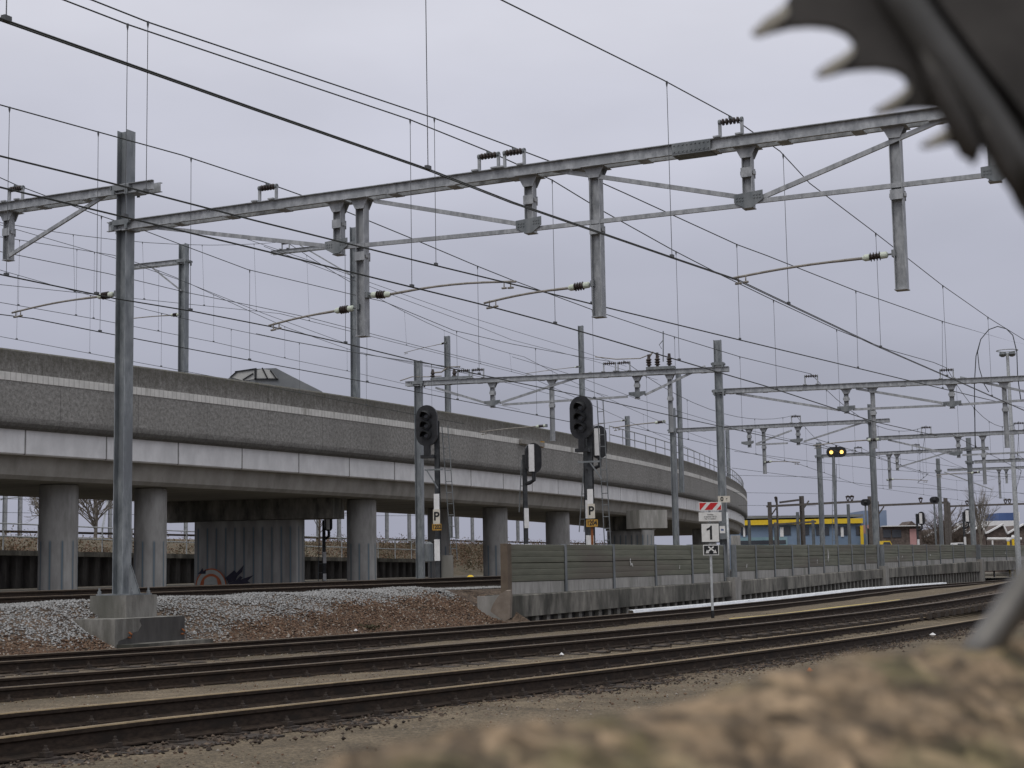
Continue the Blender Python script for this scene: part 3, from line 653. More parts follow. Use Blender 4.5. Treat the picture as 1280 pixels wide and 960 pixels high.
# siding 3
e0 = INS['3']; e1 = i2[4]; P3 = lambda px, py: on_line(px, py, e0, e1); P3c = lambda px, py: vplane(px, py, 3)[0]
m4 = [P3c(*q) for q in ((-180, 88), (0, 131), (228, 194))] + [e0] + [P3(*q) for q in ((427, 262), (517, 299), (595, 332), (640, 350), (740, 387), (830, 417), (925, 446))] + [e1]
c4 = [P3c(*q) for q in ((-180, 305), (0, 343), (143, 373), (240, 389))] + [P3(*q) for q in ((337, 408), (430, 429), (520, 451), (640, 477), (747, 499), (837, 519), (960, 546), (1040, 562))]
catenary('overhead wire of the farthest low siding, hung by the short lower left arm', m4, c4, [S_of(c4, p) for p in (P3c(8, 345), P3c(121, 368), P3c(238, 389), P3(432, 430), P3(599, 468), P3(743, 498), P3(846, 521), P3(928, 539))], e0, rm=.0085)
# raised line
e0 = INS['4']; e1 = i2[2]; P4 = lambda px, py: on_line(px, py, e0, e1); P4c = lambda px, py: vplane(px, py, 3, 5.9)[0]
m5 = [P4c(*q) for q in ((-150, 190), (0, 222))] + [e0] + [P4(*q) for q in ((120, 268), (172, 285), (227, 306), (310, 337), (440, 368), (480, 377), (567, 413), (640, 430), (726, 446))] + [e1]
c5 = [P4c(*q) for q in ((-150, 365), (0, 393))] + [P4(*q) for q in ((40, 398), (125, 415), (310, 450), (460, 478), (557, 497), (640, 513), (711, 527), (760, 536))]
catenary('overhead wire of the raised track, lowest contact wire at the left edge of the sky', m5, c5, [S_of(c5, p) for p in (P4(125, 415), P4(312, 450), P4(459, 478), P4(572, 500), P4(671, 519))], e0)
def span(label, A, B, ca, cb, n=5, sag=.9, double=False, rm=.008, rc=.009):
    A, B, ca, cb = map(lambda q: np.asarray(q, float), (A, B, ca, cb)); N = 12
    m = [A + (B - A) * k / N - UP * sag * 4 * (k / N) * (1 - k / N) for k in range(N + 1)]; c = [ca + (cb - ca) * k / N for k in range(N + 1)]
    L = np.linalg.norm((cb - ca)[:2]); return catenary(label, m, c, [L * (k + .5) / n for k in range(n)], A, double=double, rm=rm, rc=rc)
dn = lambda P, d: np.asarray(P) - UP * d
span('overhead wire from second gantry left beam to third gantry left beam', i2[3], i3[0], dn(i2[3], 2.3), dn(i3[0], 2.3))
span('overhead wire from second gantry right beam to third gantry middle bracket', i2[4], i3[1], dn(i2[4], 2.2), dn(i3[1], 2.2))
span('overhead wire from the second gantry to the right edge bracket of the third gantry', i2[5], i3[2], dn(i2[5], 2.2), dn(i3[2], 2.2))
span('overhead wire from the third gantry left beam to the first bracket of the fourth gantry', i3[0], i4[0], dn(i3[0], 2.3), dn(i4[0], 2.3), n=4)
span('overhead wire from the third gantry middle bracket to the second bracket of the fourth gantry', i3[1], i4[1], dn(i3[1], 2.2), dn(i4[1], 2.3), n=4)
span('overhead wire from the third gantry right bracket to the last bracket of the fourth gantry', i3[2], i4[2], dn(i3[2], 2.2), dn(i4[2], 2.2), n=4)
far = lambda P, k: np.asarray(P) + np.array([.45, .89, 0]) * k
for P, l in ((i4[0], 'left'), (i4[1], 'middle'), (i4[2], 'right')):
    span('faint far overhead wire running on beyond the %s bracket of the fourth gantry' % l, P, far(P, 45), dn(P, 2.3), dn(far(P, 45), 2.3), n=4)
span('faint overhead wire from the left edge to the second gantry left end', D(-120, 300, 52), i2[0], D(-120, 398, 52), dn(i2[0], 2.0), n=8, sag=.5)
span('overhead wire above the viaduct deck left of the tallest parapet mast', D(-200, 232, 42), iv, D(-200, 335, 42), D(350, 392, 67.5), n=6, sag=.7, rm=.009, rc=.010)
span('overhead wire above the viaduct deck right of the tallest parapet mast', iv, D(655, 446, 101), D(350, 392, 67.5), D(657, 469, 101), n=6, sag=.7, rm=.011, rc=.012)
span('overhead wire above the viaduct deck beyond the mast over the largest signal', D(655, 446, 101), D(905, 556, 150), D(657, 469, 101), D(905, 580, 150), n=5, sag=.4, rm=.012, rc=.014)
# further lines over the viaduct deck and the far side
VA, VB = D(0, 300, 49), D(640, 470, 98); PV = lambda px, py: on_line(px, py, VA, VB)
mv = [PV(*q) for q in ((-80, 280), (0, 296), (142, 319), (185, 333), (225, 349), (310, 388), (360, 410), (440, 438), (520, 456), (640, 475))]; cv = [PV(*q) for q in ((-80, 362), (0, 378), (115, 398), (265, 427), (362, 449), (440, 465), (560, 492), (650, 512))]
catenary('thin double overhead wire above the near half of the viaduct deck', mv, cv, [S_of(cv, PV(x, y)) for x, y in ((23, 382), (95, 394), (117, 398), (198, 413), (267, 427), (356, 448), (434, 464))], mv[1], double=False, rm=.009, rc=.010)
VA2, VB2 = D(0, 310, 42), D(640, 460, 72); PV2 = lambda px, py: on_line(px, py, VA2, VB2)
def single_wire(label, pts, r=.009): b = MB(); b.tube(pts, r * 1.25, 5); return tag(b.build('feeder_wire', M['wire']), label, 'wire', 'single feeder wires')
single_wire('single wire behind the nearest mast, ending past the second gantry left mast', [PV2(*q) for q in ((-60, 302), (27, 320), (135, 342), (235, 366), (320, 383), (386, 397), (517, 431), (640, 462), (760, 495))])
single_wire('single wire from under the big gantry to the short dark parapet mast', [PV2(*q) for q in ((300, 296), (400, 330), (465, 354), (570, 391), (640, 413), (720, 437), (783, 458))], .008)
single_wire('single wire running just below the steepest one toward the line switch', [PV2(*q) for q in ((330, 308), (430, 346), (507, 375), (600, 409), (640, 425), (745, 452), (822, 475))], .008)
single_wire('highest single wire left of the nearest mast, sloping to the tallest parapet mast', [PV2(*q) for q in ((-60, 262), (0, 281), (66, 300), (142, 322), (225, 350), (330, 392), (440, 432))], .007)
single_wire('thin single wire crossing low above the parapet toward the largest signal', [PV2(*q) for q in ((320, 417), (367, 427), (440, 440), (477, 446), (560, 462), (640, 480), (715, 500))], .008)
VA3, VB3 = D(640, 470, 75), D(1280, 600, 110); PV3 = lambda px, py: on_line(px, py, VA3, VB3)
single_wire('single wire from the big signal head to the right under the second gantry', [PV3(*q) for q in ((640, 446), (720, 470), (800, 500), (905, 531), (1000, 552), (1100, 570), (1280, 596))])
single_wire('faint wire low above the olive fence, right of the viaduct end', [PV3(*q) for q in ((918, 564), (1000, 575), (1090, 586), (1180, 592), (1280, 597))])
single_wire('faint wire grazing the top of the viaduct end and the twin lamp post', [PV3(*q) for q in ((915, 585), (1000, 596), (1090, 606), (1180, 612), (1290, 617))])
# connecting jumper loop and cable switch group
b = MB(); G = G2; pts = [G(*q) for q in ((1219, 560), (1218, 480), (1220, 445), (1226, 424), (1236, 412), (1247, 408), (1258, 411), (1266, 419), (1271, 440), (1272, 470), (1276, 500))]
b.tube(pts, .016, 6); b.tube([G(*q) for q in ((1226, 424), (1222, 440), (1224, 460), (1230, 480), (1236, 490))], .014, 6); tag(b.build('jumper_cable', M['wire'], smooth=True), 'thick arched jumper cable looping over the second gantry beam at the right edge', 'cable')
root = thing('line_switch', 'line switch with a coiled rod standing on the left beam of the second gantry', 'switch', G2(826, 455))
b = MB(); p = G2(826, 454); p[2] = z2l + .135; b.frame(p, G2.d * .5, G2.n * .2, UP * .05); b.build('base_frame', M['galv_dark'], root)
for dx, hh in ((-.42, .45), (-.12, .5), (.3, .45)): b = MB(); b.lathe(p + G2.d * dx + UP * .06, [(.05, 0), (.05, .05), (.11, .08), (.06, .13), (.11, .17), (.06, .22), (.11, .26), (.06, .31), (.05, hh)], n=10); b.build('insulator', M['ins_dark'], root)
b = MB(); b.tube([G2(*q) for q in ((829, 452), (829, 414))], .022, 6); b.tube([G2(*q) for q in ((829, 425), (824, 431), (827, 436))], .015, 6); b.build('switch_rod', M['galv_dark'], root)
b = MB(); b.tube([G2(*q) for q in ((744, 446), (770, 449), (800, 448), (815, 442))], .02, 6); b.tube([G2(*q) for q in ((808, 452), (816, 440), (824, 446))], .03, 6); b.build('connecting_cable', M['arm'], root)
root = thing('line_switch', 'tangle of insulators and cables on the left end of the second gantry beam', 'switch', G2(560, 470))
p = G2(565, 474); p[2] = z2l + .135; b = MB(); b.frame(p, G2.d * .75, G2.n * .12, UP * .05); b.build('base_frame', M['galv_dark'], root)
for x, y in ((541, 468), (568, 468)): b = MB(); b.lathe(G2(x, y + 8), [(.05, 0), (.1, .06), (.05, .12), (.1, .17), (.05, .22), (.08, .26), (.04, .42)], n=10); b.build('insulator', M['ins_dark'], root)
b = MB(); b.tube([G2(*q) for q in ((541, 466), (552, 465), (560, 459), (575, 458), (568, 470))], .03, 6); b.tube([G2(*q) for q in ((500, 476), (515, 471), (535, 471), (552, 470))], .02, 6); b.build('connecting_cable', M['arm'], root)

# ================================================================== MAST FOOTING
root = thing('mast_footing', 'stepped concrete footing under the nearest mast, half pale and half wet dark', 'footing', (mb[0], mb[1], -.2))
c0 = np.array([mb[0], mb[1], 0]); Dn, Nn = G1.d, G1.n
ZF = .83
top = MB(); top.frame(c0 + Dn * .035 - Nn * .05 + UP * .63, Dn * .415, Nn * .43, UP * .2); top.build('upper_block', M['concrete_foot'], root)
mid = MB(); mid.prism([c0 + Dn * .8 - Nn * 1.2 + UP * z + Dn * i for i, z in ((0, -.2), (0, .43), (-1.36, .43), (-1.18, .3), (-.84, .12), (-.45, -.02), (-.2, -.2))], Nn * 1.96); mid.build('lower_block', M['concrete_foot'], root)
wet = MB(); w0 = c0 + Dn * .803 - Nn * 1.2
poly = [(.06, -.03), (.1, .05), (.3, .09), (.42, .17), (.62, .2), (.72, .3), (.66, .4), (.72, .425), (1.95, .425), (1.95, -.03)]
wet.prism([w0 + Nn * i + UP * j for i, j in poly], Dn * .003); wet.build('wet_patch', M['concrete_wet'], root)
st = MB(); st.frame(c0 + Dn * .98 + Nn * .0 + UP * -.10, Dn * .175, Nn * 1.15, UP * .09); st.build('foot_slab', M['concrete_stain'], root)
for i, k in ((.35, .1), (1.85, .1)): b = MB(); q = w0 + Nn * i + UP * k; b.tube([q, q + Dn * .06, q + Dn * .08 + UP * .05, q + Dn * .02 + UP * .09], .018, 6); b.build('lifting_loop', M['rust'], root)

# ================================================================== LOW WALL + FENCE
def wz(u, xs, ys): return float(np.interp(u, xs, ys))
WU = [32.5, 48, 68, 90, 130]
def cap_t(u): return wz(u, WU, [.55, .66, .90, 1.18, 1.3])
def cap_b(u): return wz(u, WU, [.0, .165, .50, .62, .7])
def fen_t(u): return wz(u, WU, [1.79, 1.86, 2.0, 2.12, 2.2])
def wp(u, dv=2.2): x, y = uv2xy(u, tv(3, u) + dv); return np.array([x, y, 0])
def u_at(px): return vplane(px, 700, 3, 2.2)[1]
def ribbon(us, prof, name, m, parent):   # prof(u) -> list of (offset, z)
    b = MB(); k = None
    for u in us:
        p = wp(u); a = nz(wp(u + .2) - p); n = np.array([-a[1], a[0], 0]); pr = prof(u); k = len(pr); b.v += [tuple(p + n * o + UP * z) for o, z in pr]
    L = len(us); b.f = [(i * k + j, (i + 1) * k + j, (i + 1) * k + (j + 1) % k, i * k + (j + 1) % k) for i in range(L - 1) for j in range(k)] + [tuple(range(k))[::-1], tuple((L - 1) * k + j for j in range(k))]
    b.m = [0] * len(b.f); return b.build(name, m, parent)
ua, ub, uc, ud, ue = 32.7, u_at(908), u_at(1100), u_at(1222), 125
GW = 'stretches of the low concrete wall'; GF = 'stretches of the olive noise fence'
def wall_stretch(u0, u1, wl, fl, npan, first=False, piles=True):
    us = list(np.linspace(u0, u1, max(6, int((u1 - u0) / 1.5))))
    r = thing('retaining_wall', wl, 'wall', wp(u0) + UP * -.2, GW)
    ribbon(us, lambda u: [(-.20, cap_b(u)), (-.20, cap_t(u) - .03), (-.17, cap_t(u)), (.5, cap_t(u)), (.5, cap_b(u))], 'cap_beam', M['concrete_stain'], r)
    if piles:
        ribbon(us, lambda u: [(.02, -.3), (.02, cap_b(u)), (.08, cap_b(u)), (.08, -.3)], 'pile_backing', M['pile'], r)
        k = u0 + .35; n = 0; rest = MB()
        while k < u1 - .2:
            p = wp(k); a = nz(wp(k + .2) - p); nn = np.array([-a[1], a[0], 0]); c = p + UP * (cap_b(k) - .004 - .3) / 2 - nn * .045; hz = (cap_b(k) - .004 + .3) / 2
            b = MB() if n < 95 else rest; b.frame(c, a * .095, nn * .06, UP * hz)
            if n < 95: b.build('pile', M['pile_pale'], r)
            n += 1; k += .62
        if rest.v: rest.build('piles', M['pile_pale'], r)['kind'] = 'stuff'
    fr = thing('noise_fence', fl, 'fence', wp(u0) + UP * cap_t(u0), GF)
    ub_ = np.linspace(u0 + .35, u1 - .1, npan + 1)
    for i in range(npan):
        a0, a1 = ub_[i] + .07, ub_[i + 1] - .07; p0, p1 = wp(a0), wp(a1); d = nz(p1 - p0); nn = np.array([-d[1], d[0], 0])
        c0_, c1_ = cap_t((a0 + a1) / 2), fen_t((a0 + a1) / 2); zp = c0_ + .24 * (c1_ - c0_)
        b = MB(); b.prism([p0 + UP * (c0_ + .003), p1 + UP * (c0_ + .003), p1 + UP * zp, p0 + UP * zp], nn * .08); b.build('plinth', M['plinth'], fr)
        # ribbed panel, six ribs
        prof = []; nr = 6; hh = c1_ - zp - .006
        for k in range(nr):
            z0 = zp + .004 + hh * k / nr; z1 = zp + .004 + hh * (k + 1) / nr
            dd = -.004 if k % 3 else .03
            prof += [(dd, z0), (-.012, z0 + .014), (-.014, z0 + (z1 - z0) * .5), (-.011, z1 - .012)]
        prof += [(.0, zp + hh), (.1, zp + hh), (.1, zp + .004)]
        b = MB(); b.prism([p0 + nn * o + UP * z for o, z in prof], p1 - p0); b.build('panel', M['panel'], fr)
    for i in range(npan + 1):
        if i == 0 and first: continue
        p = wp(ub_[i]); d = nz(wp(ub_[i] + .2) - p); nn = np.array([-d[1], d[0], 0]); zc = cap_t(ub_[i]); zt_ = fen_t(ub_[i]) + .01
        b = MB(); b.ibeam(p + UP * (zc - .02) + nn * .05, p + UP * zt_ + nn * .05, .17, .13, d, tf=.012, tw=.01); b.build('post', M['galv_dark'], fr)
    if first:
        p = wp(ub_[0] - .1); d = nz(wp(ub_[0] + .2) - p); nn = np.array([-d[1], d[0], 0]); b = MB()
        b.frame(p + nn * .03 + UP * (cap_t(u0) + fen_t(u0) + .02) / 2, d * .1, nn * .1, UP * (fen_t(u0) - cap_t(u0) + .02) / 2); b.build('end_post', M['panel_brown'], fr)
    return r, fr
npx = [653, 705, 768, 824, 872, 908]
w1, f1 = wall_stretch(ua, ub - .15, 'low wall stretch with the rounded free end, concrete beam streaked black', 'olive noise fence stretch with the brown end post, left of the 06 plate mast', 5, first=True)
w2, f2 = wall_stretch(ub + .55, uc - .4, 'low wall stretch between the 06 plate mast and the vertical step, on pale piles', 'long olive fence stretch in front of the blue and yellow building', 9)
w3, f3 = wall_stretch(uc + .3, ud - .2, 'low wall stretch right of the vertical step, in front of the brick house', 'olive fence stretch in front of the brick house, spotted with white paint', 7)
w4, f4 = wall_stretch(ud + .3, ue, 'farthest low wall stretch, leaving the picture at the right edge', 'farthest olive fence stretch, below the sawtooth roofs', 9, piles=False)
# white paint marks on the panels
def paint(fence, px, py, wpx, hpx, n=5):
    u = u_at(px); p = wp(u); d = nz(wp(u + .2) - p); nn = np.array([-d[1], d[0], 0]); q = ray(px, py); t = ((p - nn * .034 - CAM) @ nn) / (q @ nn); c = CAM + q * t; k = c[1] / F; b = MB()
    pts = [c + d * random.uniform(-.5, .5) * wpx * k * 1.6 + UP * random.uniform(-.5, .5) * hpx * k for _ in range(n)]
    for i in range(n - 1):
        a0, a1 = pts[i], pts[i + 1]; v = nz(a1 - a0); sd = np.cross(nn, v) * .022; b.add([a0 - sd - nn * .0005 * i, a1 - sd * .6 - nn * .0005 * i, a1 + sd * .6 - nn * .0005 * i, a0 + sd - nn * .0005 * i], [(0, 1, 2, 3)])
    b.build('paint_mark', M['sign_white'], fence)
for a in ((f1, 789, 706, 7, 18, 6), (f1, 850, 709, 4, 4, 3), (f2, 934, 707, 4, 5, 3), (f2, 1035, 695, 6, 20, 7), (f2, 1022, 702, 3, 5, 3), (f3, 1122, 696, 3, 10, 4), (f3, 1128, 698, 3, 9, 4), (f3, 1141, 695, 2, 8, 3), (f3, 1176, 692, 3, 14, 4), (f3, 1163, 695, 3, 3, 3), (f4, 1272, 690, 8, 6, 6), (f4, 1257, 691, 3, 5, 3)): paint(*a)
# mast plinths in the gaps
for px, l in ((908, 'concrete pier under the 06 plate mast, between two fence stretches'), (1100, 'concrete pier with a pale edge at the step in the fence'), (1222, 'small concrete pier at the far gap in the fence')):
    u = u_at(px) + (.2 if px == 908 else -.05); p = wp(u, 2.1); d = nz(wp(u + .2) - wp(u)); nn = np.array([-d[1], d[0], 0]); b = MB()
    zt_ = cap_t(u) + .12; b.frame(p + nn * .3 + UP * (zt_ - .3) / 2, d * .30, nn * .52, UP * (zt_ + .3) / 2); tag(b.build('mast_pier', M['concrete']), l, 'pier')
# rounded free end and leaning half round slab
p = wp(ua - .28); d = nz(wp(ua + .2) - wp(ua)); nn = np.array([-d[1], d[0], 0])
b = MB(); pts = []
for k in range(9): t = math.pi * (k / 8 - .5); pts.append(p + nn * .15 - d * .05 - d * .25 * math.cos(t) + nn * .35 * math.sin(t) * -1)
b.prism([q + UP * -.02 for q in pts] + [p + nn * -.2 + d * .3 + UP * -.02, p + nn * .5 + d * .3 + UP * -.02][::-1][:0], UP * .56); b.build('rounded_end', M['concrete'], w1)
q = D(624, 752, 38.2); b = MB(); pts = []; ax = nz(np.array([.93, -.1, .0])); 
for k in range(11): t = math.pi * k / 10 * .62 + .55; pts.append(q + ax * (.42 - .75 * math.sin(t * .9)) * 1.0 + UP * (-.5 + .75 * (1 - math.cos(t)) * .62))
pts = [q + ax * i + UP * j for i, j in ((.24, -.40), (.27, .1), (.26, .25), (.15, .25), (.04, .19), (-.06, .08), (-.15, -.06), (-.21, -.2), (-.2, -.24), (.10, -.46))]
b.prism(pts, np.array([.05, .12, .02])); tag(b.build('concrete_slab', mat('brownish_slab', (.16, .13, .105), (.23, .195, .16), 4, rough=.9)), 'brownish half round slab leaning against the free end of the low wall', 'slab')
# white strip along siding 3
b = MB(); us = np.arange(38.5, 80, .8); vs = []
for u in us:
    c = tr(3, u, 1.38); a = nz((tr(3, u + .1, 1.38) - c) * [1, 1, 0]); n = np.array([-a[1], a[0], 0]); w = .09 + .035 * math.sin(u * 3.1) + .02 * math.sin(u * 7.7) + .13 * max(0, math.sin((u - 38) / 45 * 3.14))
    vs += [c - n * w - UP * .07, c - n * w * .7 + UP * .03, c + n * w * .7 + UP * .04, c + n * w - UP * .07]
b.v = [tuple(v) for v in vs]; b.f = [(i * 4 + j, (i + 1) * 4 + j, (i + 1) * 4 + j + 1, i * 4 + j + 1) for i in range(len(us) - 1) for j in range(3)]; b.m = [0] * len(b.f)
tag(b.build('ground_strip', M['snow']), 'bright white strip lying between the farthest low siding and the wall piles', 'strip')
b = MB(); b.tube([tr(2, u, 1.0 + .06 * math.sin(u * .9), -.035) for u in np.arange(31, 42, .5)], .03, 6); tag(b.build('hose', M['hose'], smooth=True), 'pale yellow hose lying behind the middle siding', 'hose')

# ================================================================== VIADUCT
ZT = 7.79
edge_px = [(0, 436), (155, 451), (320, 480), (480, 503), (560, 514), (640, 526), (720, 543), (800, 564), (860, 575), (900, 590), (918, 603)]
E_ = np.array([PZ(x, y, ZT) for x, y in edge_px]); 
cf = np.polyfit(E_[:, 1], E_[:, 0], 3)
Yend = 150.
def vx(Y):
    if Y < 46: s = np.polyval(np.polyder(cf), 46); return np.polyval(cf, 46) + s * (Y - 46)
    if Y > 108:
        s = np.polyval(np.polyder(cf), 108); return np.polyval(cf, 108) + s * (Y - 108) - .0016 * (Y - 108) ** 2
    return np.polyval(cf, Y)
VS = []
Y = 30.; L = 0.; last = None
while Y < Yend:
    p = np.array([vx(Y), Y, 0]); t = nz(np.array([vx(Y + .3) - vx(Y - .3), .6, 0])); n = np.array([-t[1], t[0], 0])   # n points away from the viewer
    if last is not None: L += np.linalg.norm(p - last)
    VS.append((p, t, n, L)); last = p; Y += 1.1
def vsweep(prof, name, m, parent, smooth=False):
    """prof: list of (offset, z); uv = arc length, distance down the profile"""
    b = MB(); k = len(prof); uv = []
    for p, t, n, l in VS:
        for o, z in prof: b.v.append(tuple(p + n * o + UP * z)); uv.append((l, z - prof[0][1] if False else z - 5.5))
    b.f = [(i * k + j, i * k + j + 1, (i + 1) * k + j + 1, (i + 1) * k + j) for i in range(len(VS) - 1) for j in range(k - 1)]
    b.f += [tuple(range(k)), tuple((len(VS) - 1) * k + j for j in range(k))[::-1]]
    b.m = [0] * len(b.f); b.uv = uv; return b.build(name, m, parent, smooth)
via = thing('viaduct', 'long curved concrete railway viaduct with rough grey parapet over a pale edge beam', 'viaduct', (vx(60), 60, .6))
W = 9.6
par = [(.36, 7.0), (.36, 7.77), (.33, 7.80), (.05, 7.79), (.0, 7.74), (.0, 7.2), (.0, 6.5), (.0, 5.82), (.03, 5.66), (.10, 5.56), (.22, 5.50), (.36, 5.49), (.36, 5.6)]
vsweep(par, 'parapet', M['parapet'], via); vsweep([(W - o, z) for o, z in par][::-1], 'parapet', M['parapet'], via)
vsweep([(-.002, 6.86), (-.02, 6.865), (-.02, 7.10), (-.002, 7.105)], 'tile_strip', M['strip'], via)
vsweep([(.37, 5.50), (.30, 5.49), (.30, 4.80), (.34, 4.765), (.62, 4.765), (.62, 5.5)], 'edge_beam', M['band'], via)
vsweep([(W - .62, 5.5), (W - .62, 4.765), (W - .30, 4.78), (W - .30, 5.49)], 'edge_beam', M['band'], via)
vsweep([(.63, 4.78), (.63, 4.74), (.74, 4.2), (.86, 4.08), (W - .86, 4.08), (W - .74, 4.2), (W - .63, 4.74), (W - .63, 4.78)], 'girder', M['girder'], via)
vsweep([(.37, 5.51), (.37, 6.6), (W - .37, 6.6), (W - .37, 5.51)], 'deck', M['concrete'], via)
def vnear(px):
    """station of the viaduct whose edge is seen at column px"""
    best = min(VS, key=lambda s: abs(ray(px, 600)[0] / ray(px, 600)[1] - s[0][0] / s[0][1])); return best
def column(px, wpx, off):
    p, t, n, l = vnear(px); q = ray(px, 660)
    s = (p + n * off); Yc = ((s @ np.array([n[0], n[1], 0])) / (q[0] / q[1] * n[0] + n[1])); c = np.array([q[0] / q[1] * Yc, Yc, 0]); r = wpx * Yc / F / 2
    b = MB(); N = 28; zs = (.55, 2.9, 3.98, 4.02, 4.0601); uv = []
    for z in zs:
        rr = r * (.96 if z > 4.0 else 1)
        for k in range(N + 1): a = 2 * math.pi * k / N; b.v.append((c[0] + rr * math.cos(a), c[1] + rr * math.sin(a), z)); uv.append((a * r, z))
    K = N + 1; b.f = [(i * K + k, i * K + k + 1, (i + 1) * K + k + 1, (i + 1) * K + k) for i in range(len(zs) - 1) for k in range(N)] + [tuple((len(zs) - 1) * K + k for k in range(N))]
    b.m = [0] * len(b.f); b.uv = uv; b.build('column', M['column'], via, smooth=True)
for a in ((73, 48, 2.2), (188, 40, 1.9), (452, 37, 2.0), (548, 27, 4.5), (619, 31, 2.0), (697, 30, 1.9), (880, 30, 3.0), (919, 12, 2.4), (-60, 52, 2.0)): column(*a)
def pier(pxc, Yc, length, thick, cap_len, cap_t_, dirx):
    q = ray(pxc, 660); c = np.array([q[0] / q[1] * Yc, Yc, 0]); d = nz((dirx[0], dirx[1], 0)); n = np.array([-d[1], d[0], 0])
    b = MB(); out = []; per = 0; uv = []
    # rounded slab outline with shallow vertical flutes
    pts = []; N = 60
    for k in range(N):
        s = -length / 2 + length * k / (N - 1); fl = .035 * abs(math.sin(s * 5.2)); pts.append(c + d * s - n * (thick / 2 - fl))
    for k in range(1, 8): t = -math.pi / 2 + math.pi * k / 8; pts.append(c + d * (length / 2 + .16 * math.cos(t)) + n * thick / 2 * math.sin(t))
    for k in range(N):
        s = length / 2 - length * k / (N - 1); pts.append(c + d * s + n * thick / 2)
    for k in range(1, 8): t = math.pi / 2 + math.pi * k / 8; pts.append(c + d * (-length / 2 + .16 * math.cos(t)) + n * thick / 2 * math.sin(t))
    K = len(pts)
    for z in (.5, 3.27):
        acc = 0
        for i, p in enumerate(pts):
            if i: acc += np.linalg.norm(p - pts[i - 1])
            b.v.append((p[0], p[1], z)); uv.append((acc, z * .7 + .2))
    b.f = [(i, (i + 1) % K, K + (i + 1) % K, K + i) for i in range(K)]; b.m = [0] * K; b.uv = uv
    o = b.build('pier', M['column'], via)
    h = MB(); h.frame(c + UP * 3.68, d * cap_len / 2, n * cap_t_ / 2, UP * .395); h.build('pier_cap', M['concrete_stain'], o)  # stained concrete; its dark colour also stands in for shade under the deck
    return c, d, n, o
pc, pd, pn, po = pier(312, 63.5, 4.05, 1.1, 7.3, 1.6, (.985, -.17))
pc2, pd2, pn2, po2 = pier(788, 92, 2.3, 1.3, 2.4, 1.5, (.80, -.6))
# protruding pale cap end of the second pier
pp, pt, pnn, _l = vnear(822); c = D(808, 638, 86.); b = MB(); d = nz((.62, -.78, 0)); b.frame(np.array([c[0], c[1], 3.72]), nz((.93, .37, 0)) * .82, nz((-.37, .93, 0)) * .8, UP * .48); b.build('pier_cap_end', M['plinth'], via)
# graffiti on the first pier
b = MB(); f0 = pc - pn * .575; gz = .72
def P2(s, z): return f0 + pd * s + UP * z
def arc(cs, cz, r0, r1, mi, a0=0, a1=math.pi, n=18, sx=1.0):
    for k in range(n):
        a, c_ = a0 + (a1 - a0) * k / n, a0 + (a1 - a0) * (k + 1) / n
        b.add([P2(cs + sx * r * math.cos(t), cz + r * math.sin(t)) for r, t in ((r0, a), (r1, a), (r1, c_), (r0, c_))], [(0, 1, 2, 3)], mi)
gs = -1.38
arc(gs, gz, .0, .52, 2, sx=.9); f0 = f0 - pn * .004; arc(gs, gz, .40, .50, 0, sx=.9); arc(gs, gz, .66, .71, 0, sx=.9); arc(gs, gz, .51, .655, 2, sx=.9)
f0 = f0 - pn * .004; b.add([P2(gs + x, gz + y) for x, y in ((-.42, 0), (-.30, 0), (-.27, .3), (-.36, .25))], [(0, 1, 2, 3)], 0); b.add([P2(gs + x, gz + y) for x, y in ((.30, 0), (.46, 0), (.36, .27), (.22, .38))], [(0, 1, 2, 3)], 0)
for poly in (((.62, .35), (.95, .62), (1.05, .52), (1.35, .82), (1.28, .55), (1.1, .4), (1.0, .22), (.72, .12)), ((.72, .1), (1.05, .24), (1.2, .4), (1.3, .33), (1.22, .25), (1.75, .42), (1.5, .2), (1.62, .12), (1.3, .08), (1.6, .02), (.75, 0)), ((-.55, .5), (-.42, .62), (-.36, .74), (-.3, .6), (-.2, .68), (-.22, .5))):
    n = len(poly); b.add([P2(gs + x, gz + y) for x, y in poly], [tuple(range(n))], 1)
b.build('graffiti', [M['graff_orange'], M['graff_dark'], M['graff_pale']], po)
# railing on the parapet
rl = MB(); st_ = [s for s in VS if 84 < s[0][1] < 149]
hp = lambda s, z: s[0] + s[2] * .3 + UP * z
for z in (8.25, 8.7): rl.tube([hp(s, z) for s in st_], .03, 6)
for s in st_[::2]: rl.tube([hp(s, 7.78), hp(s, 8.72)], .028, 6)
rl.build('railing', M['galv'], via)
# cable trough and box clipped on the parapet face
p, t, n, l = vnear(657); b = MB(); b.frame(p - n * .1 + UP * 6.98, t * 1.3, n * .07, UP * .10); b.build('parapet_box', M['concrete'], via)
p, t, n, l = vnear(672); b = MB(); b.frame(p - n * .1 + UP * 7.0, t * .12, n * .06, UP * .14); b.build('parapet_lamp', M['amber_plate'], via)

# rounded cabin roof on the deck
YD = 62.5; Qd = lambda px, py: D(px, py, YD); c = Qd(345, 470)
root = thing('domed_cabin', 'grey rounded cabin roof with slanted windows peeping over the viaduct parapet', 'cabin', (c[0], c[1], 6.6))
b = MB(); b.box((c[0] + .1, YD + 1.4, 7.05), 4.2, 2.6, .9); b.build('wall', M['roof_grey'], root)
low = 7.5; roofline = [Qd(*q) for q in ((268, 492), (284, 474), (296, 465), (320, 461), (345, 460), (364, 470), (384, 480), (402, 489), (425, 497))]
for q in (0, -1): roofline[q][2] = low
b = MB(); b.prism(roofline, (0, 2.8, 0)); b.build('roof', M['roof_grey'], root)
y0 = np.array([0, -.03, 0])
for poly in (((321, 463), (328, 461), (339, 463), (348, 474), (321, 474)), ((290, 472), (297, 466), (318, 463), (318, 474), (305, 476))): b = MB(); b.prism([Qd(*q) + y0 for q in poly], (0, .02, 0)); b.build('skylight', M['glass_pale'], root)
